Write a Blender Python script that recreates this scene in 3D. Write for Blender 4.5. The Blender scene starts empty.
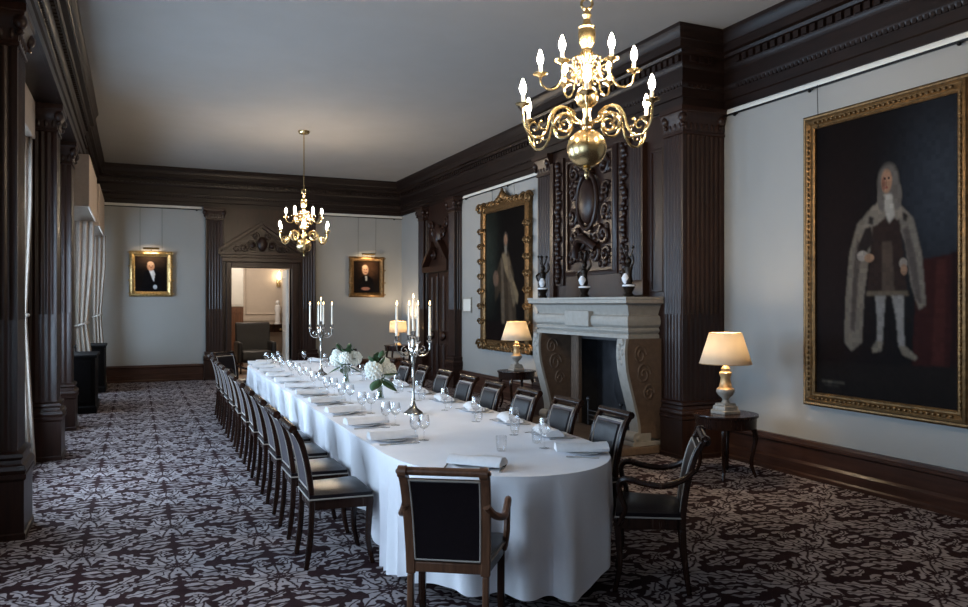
import bpy, bmesh, math, random
import numpy as np
from mathutils import Vector, Matrix, Euler
PI = math.pi
R = math.radians
rnd = random.Random(7)
sc = bpy.context.scene
COL = sc.collection

# ------------------------------------------------------------------ materials
def srgb(r, g, b):
    def f(c):
        c /= 255.0
        return c / 12.92 if c <= 0.04045 else ((c + 0.055) / 1.055) ** 2.4
    return (f(r), f(g), f(b), 1.0)

class NT:
    """small helper around a material's node tree"""
    def __init__(s, name):
        s.m = bpy.data.materials.new(name); s.m.use_nodes = True
        s.t = s.m.node_tree; s.t.nodes.clear()
        s.out = s.n('ShaderNodeOutputMaterial')
    def n(s, kind, **kw):
        nd = s.t.nodes.new(kind)
        for k, v in kw.items(): setattr(nd, k, v)
        return nd
    def l(s, a, b): s.t.links.new(a, b)
    def math(s, op, a, b=None, c=None, clamp=False):
        nd = s.n('ShaderNodeMath', operation=op, use_clamp=clamp)
        for i, v in enumerate((a, b, c)):
            if v is None: continue
            if isinstance(v, (int, float)): nd.inputs[i].default_value = v
            else: s.l(v, nd.inputs[i])
        return nd.outputs[0]
    def bsdf(s, color, rough=.5, metal=0, **kw):
        b = s.n('ShaderNodeBsdfPrincipled')
        if isinstance(color, tuple): b.inputs['Base Color'].default_value = color
        else: s.l(color, b.inputs['Base Color'])
        if isinstance(rough, (int, float)): b.inputs['Roughness'].default_value = rough
        else: s.l(rough, b.inputs['Roughness'])
        b.inputs['Metallic'].default_value = metal
        for k, v in kw.items(): b.inputs[k.replace('_', ' ')].default_value = v
        s.l(b.outputs[0], s.out.inputs[0]); s.b = b
        return b
    def coords(s, scale=(1, 1, 1), kind='Object'):
        tc = s.n('ShaderNodeTexCoord'); mp = s.n('ShaderNodeMapping')
        mp.inputs['Scale'].default_value = scale
        s.l(tc.outputs[kind], mp.inputs[0]); return mp.outputs[0]
    def noise(s, vec, scale, detail=4, rough=.55):
        nd = s.n('ShaderNodeTexNoise'); nd.inputs['Scale'].default_value = scale
        nd.inputs['Detail'].default_value = detail; nd.inputs['Roughness'].default_value = rough
        s.l(vec, nd.inputs['Vector']); return nd.outputs[0]
    def ramp(s, fac, stops):
        r = s.n('ShaderNodeValToRGB'); e = r.color_ramp.elements
        while len(e) < len(stops): e.new(.5)
        for i, (p, c) in enumerate(stops): e[i].position = p; e[i].color = c
        s.l(fac, r.inputs[0]); return r.outputs[0]
    def bump(s, h, strength=.3, dist=.01):
        b = s.n('ShaderNodeBump'); b.inputs['Strength'].default_value = strength
        b.inputs['Distance'].default_value = dist
        s.l(h, b.inputs['Height']); s.l(b.outputs[0], s.b.inputs['Normal'])

M = {}
def simple(name, rgb, rough=.5, metal=0, vary=.12, nscale=8, bump=0, stretch=(1, 1, 1), **kw):
    t = NT(name); c = srgb(*rgb)
    v = t.coords(stretch); f = t.noise(v, nscale)
    lo = tuple(x * (1 - vary) for x in c[:3]) + (1,); hi = tuple(min(1, x * (1 + vary)) for x in c[:3]) + (1,)
    t.bsdf(t.ramp(f, [(.3, lo), (.7, hi)]), rough, metal, **kw)
    if bump: t.bump(f, bump)
    M[name] = t.m; return t.m

def wood(name, dark, light, rough=.4, stretch=(14, 14, 1.2), spec=.3):
    t = NT(name); v = t.coords(stretch)
    f = t.noise(v, 2.2, 6, .65)
    fig = t.noise(t.coords((2, 2, .5)), 1.6, 2)
    mix = t.math('ADD', t.math('MULTIPLY', f, .7), t.math('MULTIPLY', fig, .3))
    t.bsdf(t.ramp(mix, [(.32, srgb(*dark)), (.68, srgb(*light))]), t.math('MULTIPLY_ADD', f, .18, rough - .09), Specular_IOR_Level=spec)
    t.bump(f, .12, .004)
    M[name] = t.m; return t.m

wood('panel_wood', (22, 11, 8), (48, 28, 20), .38)
wood('cornice_wood', (14, 7, 5), (32, 18, 13), .42, (1.2, 1.2, 14))
wood('chair_wood', (22, 12, 9), (48, 28, 19), .25)
wood('oak_wood', (72, 46, 33), (118, 82, 60), .32)
wood('skirting_wood', (34, 18, 12), (64, 39, 28), .34, (1.2, 1.2, 14))
simple('wall_paint', (140, 139, 136), .75, vary=.035, nscale=1.3)
simple('ceiling_plaster', (134, 130, 127), .9, vary=.03, nscale=2)
simple('anteroom_paint', (190, 178, 166), .8, vary=.03)
simple('white_paint', (206, 204, 198), .5, vary=.03)
simple('stone', (142, 138, 131), .6, vary=.1, nscale=14, bump=.15)
simple('carved_stone', (92, 74, 60), .7, vary=.18, nscale=18, bump=.2)  # brown stone; on the jamb sides its darker tone stands in for shade
simple('iron', (54, 54, 57), .38, .3, vary=.3, nscale=6, bump=.25)
simple('brass', (214, 188, 138), .27, 1, vary=.1, nscale=20)
simple('old_brass', (120, 96, 58), .35, 1, vary=.2, nscale=20)
simple('silver', (196, 192, 184), .2, 1, vary=.08, nscale=25)
simple('gilt', (98, 73, 43), .42, .75, vary=.4, nscale=22, bump=.3)
simple('pale_gilt', (176, 146, 96), .35, .8, vary=.4, nscale=26, bump=.3)
simple('leather', (20, 14, 18), .32, vary=.25, nscale=60, bump=.1, Specular_IOR_Level=.32)
simple('plum_fabric', (62, 53, 59), .6, vary=.12, nscale=120, bump=.1)
simple('piping', (158, 148, 138), .42, vary=.1)
simple('porcelain', (226, 228, 232), .15, vary=.02)
simple('napkin_linen', (226, 224, 224), .85, vary=.04, nscale=30, bump=.15)
simple('grey_linen', (196, 188, 186), .85, vary=.05, nscale=30, bump=.15)
simple('wax', (240, 232, 216), .5, vary=.02)
simple('petal', (232, 234, 226), .7, vary=.08, nscale=60, bump=.5)
simple('leaf', (48, 76, 44), .5, vary=.3, nscale=20, bump=.2)
simple('stem_green', (70, 96, 56), .5, vary=.2)
simple('curtain_fabric', (140, 127, 116), .85, vary=.1, nscale=20, bump=.1)
simple('pelmet_fabric', (168, 152, 138), .8, vary=.06, nscale=20)
simple('bronze', (44, 36, 30), .35, .7, vary=.3, nscale=30, bump=.3)
simple('blackened_wood', (9, 7, 7), .6, vary=.3, nscale=10, Specular_IOR_Level=.08)
simple('lamp_gilt', (186, 150, 104), .4, .35, vary=.3, nscale=18, bump=.15)
simple('pewter_paint', (140, 136, 128), .5, .2, vary=.25, nscale=22, bump=.1)
simple('dark_metal', (28, 26, 25), .4, .8)
simple('dark_upholstery', (20, 16, 16), .5, vary=.2, nscale=14)

def cloth_mat():
    t = NT('tablecloth_linen')
    v = t.coords((1, 1, 1)); f = t.noise(v, 2.4, 5, .6); w = t.noise(v, 260, 2)
    t.bsdf(t.ramp(f, [(.3, srgb(232, 230, 234)), (.7, srgb(242, 241, 244))]), .8, Sheen_Weight=.15)
    t.bump(t.math('ADD', t.math('MULTIPLY', f, 1.0), t.math('MULTIPLY', w, .05)), .35, .02)
    M['tablecloth'] = t.m
cloth_mat()

def glass_mat(name, tint=(1, 1, 1), base=.06, power=.55):
    t = NT(name)
    tr = t.n('ShaderNodeBsdfTransparent'); tr.inputs[0].default_value = tint + (1,)
    gl = t.n('ShaderNodeBsdfGlossy'); gl.inputs['Roughness'].default_value = .03
    lw = t.n('ShaderNodeLayerWeight'); lw.inputs[0].default_value = .35
    mx = t.n('ShaderNodeMixShader')
    t.l(t.math('MULTIPLY_ADD', lw.outputs['Facing'], power, base, True), mx.inputs[0])
    t.l(tr.outputs[0], mx.inputs[1]); t.l(gl.outputs[0], mx.inputs[2]); t.l(mx.outputs[0], t.out.inputs[0])
    M[name] = t.m
glass_mat('glass'); glass_mat('window_glass', (.96, .98, 1), .04, .3)
glass_mat('water', (.9, .96, .94), .1, .4)

def emit(name, rgb, strength):
    t = NT(name); e = t.n('ShaderNodeEmission')
    e.inputs[0].default_value = tuple(rgb) + (1,); e.inputs[1].default_value = strength
    t.l(e.outputs[0], t.out.inputs[0]); M[name] = t.m
emit('bulb_glow', (1, .80, .57), 370)
emit('flame', (1, .62, .26), 14)
emit('sconce_glow', (1, .75, .45), 30)

def shade_mat():
    t = NT('lampshade_silk')
    d = t.n('ShaderNodeBsdfDiffuse'); d.inputs[0].default_value = srgb(228, 212, 190)
    tr = t.n('ShaderNodeBsdfTranslucent'); tr.inputs[0].default_value = srgb(250, 238, 214)
    mx = t.n('ShaderNodeMixShader'); mx.inputs[0].default_value = .4
    t.l(d.outputs[0], mx.inputs[1]); t.l(tr.outputs[0], mx.inputs[2]); t.l(mx.outputs[0], t.out.inputs[0])
    M['shade'] = t.m
shade_mat()

def paint_mat():
    t = NT('oil_paint'); a = t.n('ShaderNodeAttribute'); a.attribute_name = 'paint'
    t.bsdf(a.outputs['Color'], .55, Specular_IOR_Level=.03)
    t.bump(t.noise(t.coords(), 90, 3), .1, .004)
    M['paint'] = t.m
paint_mat()

def carpet_mat():
    """damask carpet: a diamond half-drop lattice of mirrored leaf scrolls"""
    t = NT('damask_carpet')
    W, H = 1.15, .95
    tc = t.n('ShaderNodeTexCoord'); sep = t.n('ShaderNodeSeparateXYZ'); t.l(tc.outputs['Object'], sep.inputs[0])
    wob = t.n('ShaderNodeTexNoise'); wob.inputs['Scale'].default_value = 9; t.l(tc.outputs['Object'], wob.inputs['Vector'])
    ws = t.n('ShaderNodeSeparateColor'); t.l(wob.outputs['Color'], ws.inputs[0])
    px = t.math('ADD', sep.outputs[0], t.math('MULTIPLY_ADD', ws.outputs[0], .03, -.015 - 3.7))
    py = t.math('ADD', sep.outputs[1], t.math('MULTIPLY_ADD', ws.outputs[1], .03, -.015 - 3.5))
    u = t.math('DIVIDE', px, W); v = t.math('DIVIDE', py, H)
    def cell(x, off): return t.math('SUBTRACT', t.math('FRACT', t.math('ADD', x, off)), .5)
    ua, va = cell(u, 100.5), cell(v, 100.5); ub, vb = cell(u, 100.0), cell(v, 100.0)
    s = t.math('ADD', t.math('ABSOLUTE', ua), t.math('ABSOLUTE', va))
    inb = t.math('GREATER_THAN', s, .5)
    def sel(a, b):
        return t.math('ADD', t.math('MULTIPLY', a, t.math('SUBTRACT', 1, inb)), t.math('MULTIPLY', b, inb))
    x = t.math('ABSOLUTE', t.math('MULTIPLY', sel(ua, ub), W)); y = t.math('MULTIPLY', sel(va, vb), H)
    cmb = t.n('ShaderNodeCombineXYZ'); t.l(x, cmb.inputs[0]); t.l(y, cmb.inputs[1])
    # x0, y0, angle, length, half width / length, bend, vein
    L = [(.0, .0, 90, .24, .30, .0, 1), (.02, .0, 52, .25, .30, .3, 1), (.03, -.01, 14, .27, .29, .3, 1), (.03, -.03, -26, .26, .29, -.3, 1), (.01, -.03, -66, .23, .30, -.2, 1),
         (.20, .13, 74, .15, .33, -.5, 1), (.22, .10, 30, .19, .31, .5, 1), (.27, .02, 4, .19, .30, .3, 1), (.23, -.10, -32, .18, .30, -.5, 1), (.12, -.21, -50, .17, .30, .6, 1), (.08, .22, 66, .16, .32, .5, 1), (.37, -.02, -14, .17, .22, .6, 1),
         (.15, .23, 8, .19, .13, 1.1, 0), (.11, -.33, 16, .18, .13, -1.1, 0), (.35, -.11, -48, .18, .13, 1.1, 0), (.35, .12, 50, .17, .13, -1.1, 0), (.02, .25, 62, .19, .19, -.7, 1), (.02, -.26, -64, .19, .19, .7, 1), (.44, .06, 30, .10, .26, -.8, 0),
         (.27, .19, 20, .12, .16, 1.2, 0), (.24, -.23, -10, .13, .16, -1.2, 0), (.015, .37, 25, .12, .26, -.5, 0), (.015, -.39, -25, .12, .26, .5, 0)]
    acc = None
    for (x0, y0, a, ln, w, bend, vein) in L:
        mp = t.n('ShaderNodeMapping', vector_type='TEXTURE')
        mp.inputs['Location'].default_value = (x0, y0, 0); mp.inputs['Rotation'].default_value = (0, 0, R(a))
        mp.inputs['Scale'].default_value = (ln, ln, ln); t.l(cmb.outputs[0], mp.inputs[0])
        sp = t.n('ShaderNodeSeparateXYZ'); t.l(mp.outputs[0], sp.inputs[0])
        lx = t.math('ADD', sp.outputs[0], 0, clamp=True)
        ly = t.math('ABSOLUTE', t.math('SUBTRACT', sp.outputs[1], t.math('MULTIPLY', t.math('MULTIPLY', lx, lx), bend)))
        pr = t.math('POWER', t.math('ABSOLUTE', t.math('SINE', t.math('MULTIPLY', t.math('POWER', lx, .85), PI))), .62)
        if vein:
            pr = t.math('MULTIPLY', pr, t.math('MULTIPLY_ADD', t.math('SINE', t.math('MULTIPLY', lx, 19)), .26, .80))
        d = t.math('SUBTRACT', t.math('MULTIPLY', pr, w * .94), ly)
        if vein: d = t.math('MINIMUM', d, t.math('SUBTRACT', ly, .016))
        d = t.math('MULTIPLY', d, ln)
        if acc is None: acc, sec = d, None
        else:
            lo_ = t.math('MINIMUM', acc, d); sec = lo_ if sec is None else t.math('MAXIMUM', sec, lo_); acc = t.math('MAXIMUM', acc, d)
    acc = t.math('MINIMUM', acc, t.math('SUBTRACT', t.math('SUBTRACT', acc, sec), .007))
    mr = t.n('ShaderNodeMapRange'); mr.inputs[1].default_value = -.001; mr.inputs[2].default_value = .006
    t.l(acc, mr.inputs[0])
    pile = t.noise(tc.outputs['Object'], 320, 2); big = t.noise(tc.outputs['Object'], 5, 3)
    mix = t.n('ShaderNodeMix', data_type='RGBA'); t.l(mr.outputs[0], mix.inputs[0])
    lt = t.ramp(big, [(.3, srgb(128, 119, 119)), (.7, srgb(152, 143, 143))])
    dk = t.ramp(big, [(.3, srgb(38, 23, 24)), (.7, srgb(48, 32, 33))])
    t.l(dk, mix.inputs[6]); t.l(lt, mix.inputs[7])
    t.bsdf(mix.outputs[2], .95, Specular_IOR_Level=.06)
    t.bump(t.math('ADD', pile, t.math('MULTIPLY', mr.outputs[0], .6)), .35, .006)
    M['carpet'] = t.m
carpet_mat()

# ------------------------------------------------------------------ mesh helpers
class MB:
    def __init__(s): s.v = []; s.f = []
    def add(s, vs, fs):
        b = len(s.v); s.v += [tuple(p) for p in vs]; s.f += [tuple(b + i for i in f) for f in fs]; return s
    def box(s, x0, x1, y0, y1, z0, z1):
        vs = [(x, y, z) for z in (z0, z1) for y in (y0, y1) for x in (x0, x1)]
        return s.add(vs, [(0, 2, 3, 1), (4, 5, 7, 6), (0, 1, 5, 4), (2, 6, 7, 3), (0, 4, 6, 2), (1, 3, 7, 5)])
    def loft(s, rings, cap0=True, cap1=True, closed=True):
        n = len(rings[0]); vs = [p for r in rings for p in r]; fs = []
        for i in range(len(rings) - 1):
            for j in range(n if closed else n - 1):
                k = (j + 1) % n
                fs.append((i * n + j, i * n + k, (i + 1) * n + k, (i + 1) * n + j))
        if cap0: fs.append(tuple(range(n - 1, -1, -1)))
        if cap1: fs.append(tuple((len(rings) - 1) * n + j for j in range(n)))
        return s.add(vs, fs)
    def lathe(s, prof, c=(0, 0, 0), n=20, cap0=True, cap1=True):
        rings = [[(c[0] + r * math.cos(2 * PI * j / n), c[1] + r * math.sin(2 * PI * j / n), c[2] + z) for j in range(n)]
                 for r, z in [(max(r, 1e-4), z) for r, z in prof]]
        return s.loft(rings, cap0, cap1)
    def sphere(s, c, r, n=12, m=8, sx=1, sy=1, sz=1):
        prof = [(math.sin(PI * i / m), -math.cos(PI * i / m)) for i in range(m + 1)]
        rings = [[(c[0] + r * sx * max(q, 1e-3) * math.cos(2 * PI * j / n), c[1] + r * sy * max(q, 1e-3) * math.sin(2 * PI * j / n), c[2] + r * sz * z)
                  for j in range(n)] for q, z in prof]
        return s.loft(rings)
    def tube(s, pts, r, n=8, flat=None):
        """round tube along points; r is a number or a list; flat squeezes the section sideways"""
        pts = [Vector(p) for p in pts]; k = len(pts)
        rr = r if isinstance(r, (list, tuple)) else [r] * k
        up = None; rings = []
        for i in range(k):
            d = (pts[min(i + 1, k - 1)] - pts[max(i - 1, 0)]).normalized()
            if up is None:
                up = Vector((0, 0, 1)) if abs(d.z) < .9 else Vector((1, 0, 0))
            a = d.cross(up)
            if a.length < 1e-4: a = d.cross(Vector((0, 1, 0)))
            a.normalize(); b = a.cross(d).normalized(); up = b
            fl = flat or 1
            rings.append([tuple(pts[i] + a * (rr[i] * fl * math.cos(2 * PI * j / n)) + b * (rr[i] * math.sin(2 * PI * j / n))) for j in range(n)])
        return s.loft(rings)
    def prism(s, poly, axis, a, b):
        """poly in the two other axes (in x,y,z order) pushed along axis from a to b"""
        def mk(p, q):
            return {'x': (q, p[0], p[1]), 'y': (p[0], q, p[1]), 'z': (p[0], p[1], q)}[axis]
        return s.loft([[mk(p, a) for p in poly], [mk(p, b) for p in poly]])
    def strip(s, path, w0, w1, axis='y'):
        """slab following (x, z, thickness) points, spanning w0..w1 sideways (w can be lists)"""
        rings = []
        for i, (x, z, t) in enumerate(path):
            p, q = path[max(i - 1, 0)], path[min(i + 1, len(path) - 1)]
            dx, dz = q[0] - p[0], q[1] - p[1]; l = math.hypot(dx, dz) or 1
            nx, nz = -dz / l * t / 2, dx / l * t / 2
            a = w0[i] if isinstance(w0, list) else w0; b = w1[i] if isinstance(w1, list) else w1
            rings.append([(x + nx, a, z + nz), (x + nx, b, z + nz), (x - nx, b, z - nz), (x - nx, a, z - nz)])
        return s.loft(rings)
    def sqlathe(s, prof, cx, cy, hx, hy):
        rings = [[(cx - hx - o, cy - hy - o, z), (cx + hx + o, cy - hy - o, z), (cx + hx + o, cy + hy + o, z), (cx - hx - o, cy + hy + o, z)] for o, z in prof]
        return s.loft(rings)
    def xf(s, mat):
        s.v = [tuple(mat @ Vector(p)) for p in s.v]; return s
    def build(s, name, mat, parent=None, smooth=40, bevel=0, kind=None, sub=0, solid=0):
        me = bpy.data.meshes.new(name); me.from_pydata(s.v, [], s.f)
        bm = bmesh.new(); bm.from_mesh(me); bmesh.ops.recalc_face_normals(bm, faces=bm.faces); bm.to_mesh(me); bm.free()
        me.materials.append(M[mat] if isinstance(mat, str) else mat)
        if smooth:
            me.polygons.foreach_set('use_smooth', [True] * len(me.polygons)); me.set_sharp_from_angle(angle=R(smooth))
        o = bpy.data.objects.new(name, me); COL.objects.link(o)
        if parent: o.parent = parent
        if kind: o['kind'] = kind
        if solid:
            m = o.modifiers.new('thick', 'SOLIDIFY'); m.thickness = solid; m.offset = 0
        if sub:
            m = o.modifiers.new('sub', 'SUBSURF'); m.levels = m.render_levels = sub
        if bevel:
            m = o.modifiers.new('bev', 'BEVEL'); m.width = bevel; m.segments = 2; m.limit_method = 'ANGLE'; m.angle_limit = R(40)
        return o

def tag(o, label, cat, group=None):
    o['label'] = label; o['category'] = cat
    if group: o['group'] = group
    return o
def thing(name, label, cat, loc=(0, 0, 0), rz=0, group=None):
    o = bpy.data.objects.new(name, None); COL.objects.link(o); o.empty_display_size = .1
    o.location = loc; o.rotation_euler = (0, 0, rz); return tag(o, label, cat, group)
def copy_tree(o, parent=None):
    c = o.copy(); COL.objects.link(c); c.parent = parent
    for ch in [q for q in o.children]: copy_tree(ch, c)
    return c
def dup(o, loc, rz, label, group=None):
    c = copy_tree(o); c.location = loc; c.rotation_euler = (0, 0, rz); c['label'] = label
    if group: c['group'] = group
    return c
ORD = ['first', 'second', 'third', 'fourth', 'fifth', 'sixth', 'seventh', 'eighth', 'ninth', 'tenth', 'eleventh', 'twelfth']

def smoothpts(pts, n=6):
    """Catmull-Rom through points"""
    P = [Vector(p) for p in pts]; out = []
    for i in range(len(P) - 1):
        p0, p1, p2, p3 = P[max(i - 1, 0)], P[i], P[i + 1], P[min(i + 2, len(P) - 1)]
        for k in range(n):
            t = k / n
            out.append(.5 * ((2 * p1) + (p2 - p0) * t + (2 * p0 - 5 * p1 + 4 * p2 - p3) * t * t + (3 * p1 - p0 - 3 * p2 + p3) * t ** 3))
    out.append(P[-1]); return [tuple(p) for p in out]
def sweep_xy(mb, path, prof, closed=False):
    """profile (offset to the right of travel, z) swept along a flat path with mitres"""
    n = len(path); rings = []
    for i in range(n):
        p = Vector(path[i]); ds = []
        if closed or i > 0: ds.append((p - Vector(path[i - 1])).normalized())
        if closed or i < n - 1: ds.append((Vector(path[(i + 1) % n]) - p).normalized())
        ns = [Vector((d.y, -d.x)) for d in ds]
        m = sum(ns, Vector((0, 0)))
        m = m / m.dot(ns[0]) if len(ns) > 1 else ns[0]
        rings.append([(p.x + m.x * o, p.y + m.y * o, z) for o, z in prof])
    if closed: rings.append(rings[0])
    k = len(prof); vs = [q for r in rings for q in r]; fs = []
    for i in range(len(rings) - 1):
        for j in range(k - 1):
            fs.append((i * k + j, i * k + j + 1, (i + 1) * k + j + 1, (i + 1) * k + j))
    return mb.add(vs, fs)

# ------------------------------------------------------------------ room shell
XL, XR, YF, YB, ZC, ZE = -1.15, 6.04, 18.4, -2.6, 4.68, 3.86

MB().box(XL - .3, XR + .3, YB - .3, YF, -.1, 0).build('floor', 'carpet', kind='structure', smooth=0)
MB().box(XL - .3, XR + .3, YB - .3, YF + .3, ZC, ZC + .1).build('ceiling', 'ceiling_plaster', kind='structure', smooth=0)
MB().box(XR, XR + .2, YB, YF, 0, ZC).build('wall_right', 'wall_paint', kind='structure', smooth=0)
MB().box(XL, XR, YB - .2, YB, 0, ZC).build('wall_back', 'wall_paint', kind='structure', smooth=0)
DX0, DX1, DZ = 1.99, 3.34, 2.52
w = MB(); w.box(XL - .2, DX0, YF, YF + .25, 0, ZC); w.box(DX1, XR + .2, YF, YF + .25, 0, ZC); w.box(DX0, DX1, YF, YF + .25, DZ, ZC)
w.build('wall_far', 'wall_paint', kind='structure', smooth=0)
# window wall with its openings
WIN = [(-1.6, .2), (1.2, 2.9), (4.0, 5.5), (7.35, 9.2), (10.25, 11.5), (12.95, 14.35), (15.9, 17.3)]
WZ0, WZ1 = .55, 3.05
w = MB(); y = YB
for a, b in WIN:
    w.box(XL - .25, XL, y, a, 0, ZC); w.box(XL - .25, XL, a, b, 0, WZ0); w.box(XL - .25, XL, a, b, WZ1, ZC); y = b
w.box(XL - .25, XL, y, YF, 0, ZC)
w.build('wall_left', 'wall_paint', kind='structure', smooth=0)
for i, (a, b) in enumerate(WIN):
    f = MB(); x0, x1 = XL - .2, XL - .14
    f.box(x0, x1, a, a + .06, WZ0, WZ1); f.box(x0, x1, b - .06, b, WZ0, WZ1)
    f.box(x0, x1, a + .06, b - .06, WZ0, WZ0 + .08); f.box(x0, x1, a + .06, b - .06, WZ1 - .06, WZ1)
    mid = (WZ0 + WZ1) / 2
    f.box(x0, x1, a + .06, b - .06, mid - .03, mid + .03)
    nn = 3
    for k in range(1, nn):
        yy = a + (b - a) * k / nn; f.box(x0 + .015, x1 - .015, yy - .012, yy + .012, WZ0 + .08, WZ1 - .06)
    for zz in (WZ0 + .75, mid + .72): f.box(x0 + .015, x1 - .015, a + .06, b - .06, zz - .012, zz + .012)
    o = f.build('window_%d' % (i + 1), 'white_paint', kind='structure', smooth=0)
    MB().box(x0 + .028, x0 + .034, a + .05, b - .05, WZ0 + .05, WZ1 - .05).build('window_glass', 'window_glass', o, smooth=0)

# entablature around the room
ent = [(0, 3.86), (.03, 3.86), (.03, 3.95), (.05, 3.96), (.05, 4.05), (.065, 4.07), (.075, 4.10), (.075, 4.12), (.035, 4.13), (.035, 4.27),
       (.05, 4.29), (.06, 4.32), (.06, 4.40), (.10, 4.41), (.115, 4.44), (.165, 4.45), (.165, 4.53), (.175, 4.54), (.185, 4.58), (.205, 4.62), (.22, 4.64), (.22, 4.68)]
BY0, BY1, BX = 6.83, 10.18, 5.46     # chimney breast
epath = [(-.74, YB), (-.74, 13.3), (-.80, 13.3), (-.80, YF), (XR, YF), (XR, BY1), (BX, BY1), (BX, BY0), (XR, BY0), (XR, YB), (-.74, YB)]
e = MB(); sweep_xy(e, epath, ent); e.box(XL, -.741, YB, 13.3, 3.86, ZC - .01); e.box(XL, -.801, 13.3, YF, 3.86, ZC - .01)
ento = e.build('trim_1', 'cornice_wood', kind='structure', smooth=25)
def band(name, off, z0, z1, proj, wid, gap, segs, mat='cornice_wood', parent=None, roundish=False):
    d = MB()
    for (a, b) in segs:
        a, b = Vector(a), Vector(b); t = (b - a).normalized(); nrm = Vector((t.y, -t.x)); L = (b - a).length; k = int(L / (wid + gap))
        for i in range(k):
            c = a + t * ((i + .5) * L / k) + nrm * off
            p = [c - t * wid / 2, c + t * wid / 2, c + t * wid / 2 + nrm * proj, c - t * wid / 2 + nrm * proj]
            if roundish:
                zc, h = (z0 + z1) / 2, (z1 - z0) / 2
                ring = []
                q0 = [(q.x, q.y) for q in p]
                d.loft([[(q[0], q[1], z0 + h * .2) for q in q0[:2]] + [(q0[2][0], q0[2][1], zc - h * .4), (q0[3][0], q0[3][1], zc - h * .4)],
                        [(q[0], q[1], z1) for q in q0]])
            else:
                d.loft([[(q.x, q.y, z0) for q in p], [(q.x, q.y, z1) for q in p]])
    return d.build(name, mat, parent, smooth=0)
SEG = [((-.74, 3), (-.74, 13.3)), ((-.80, 13.3), (-.80, YF - .2)), ((-.5, YF), (XR - .2, YF)), ((XR, YF - .2), (XR, BY1 + .25)),
       ((BX, BY1 + .06), (BX, BY0 - .06)), ((BX, BY0), (XR - .2, BY0)), ((XR, BY0 - .25), (XR, 2.6))]
band('dentil_band', .06, 4.33, 4.395, .035, .06, .04, SEG, parent=ento)
band('modillion_band', .115, 4.455, 4.52, -.0 + .045, .085, .11, SEG, parent=ento)
band('egg_band', .05, 4.055, 4.115, .024, .035, .02, SEG, parent=ento)

# picture rail: light moulding plus a dark hanging rod on brackets
def rail(n, path, brs):
    r = MB(); sweep_xy(r, path, [(0, 3.80), (.012, 3.80), (.022, 3.815), (.022, 3.835), (.012, 3.86), (0, 3.86)])
    o = r.build('trim_%d' % n, 'white_paint', kind='structure')
    t = MB(); a, b = Vector(path[0]), Vector(path[1]); d = (b - a).normalized(); q = Vector((d.y, -d.x))
    t.tube([(a.x + q.x * .045, a.y + q.y * .045, 3.79), (b.x + q.x * .045, b.y + q.y * .045, 3.79)], .011, 8)
    for s_ in brs:
        c = a + (b - a) * s_
        t.tube([(c.x, c.y, 3.80), (c.x + q.x * .05, c.y + q.y * .05, 3.775)], .012, 6); t.sphere((c.x + q.x * .045, c.y + q.y * .045, 3.775), .02, 8, 6)
    t.build('hanging_rod', 'dark_metal', o)
rail(2, [(XR, BY0 - .02), (XR, YB)], [.02, .13, .29, .5, .8])
rail(3, [(XR, 14.4), (XR, BY1 + .02)], [.05, .5, .95])
rail(4, [(-.75, YF), (1.36, YF)], [.05, .95])
rail(5, [(3.95, YF), (XR, YF)], [.05, .9])

# skirting
skp = [(0, 0), (.10, 0), (.10, .035), (.085, .05), (.085, .13), (.07, .15), (.065, .155), (.065, .29), (.085, .305), (.085, .325), (.06, .335), (.05, .36), (0, .36)]
for n, path in (('baseboard_right', [(XR, BY0), (XR, YB)]), ('baseboard_right_far', [(XR, 14.45), (XR, BY1)]), ('baseboard_corner', [(XR, YF), (XR, 16.75)]),
                ('baseboard_far_left', [(XL, YF), (1.42, YF)]), ('baseboard_far_right', [(3.9, YF), (XR, YF)]), ('baseboard_left', [(XL, YB), (XL, YF)]), ('baseboard_back', [(XR, YB), (XL, YB)])):
    b = MB(); sweep_xy(b, path, skp); b.build(n, 'skirting_wood', kind='structure', smooth=25)

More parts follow.
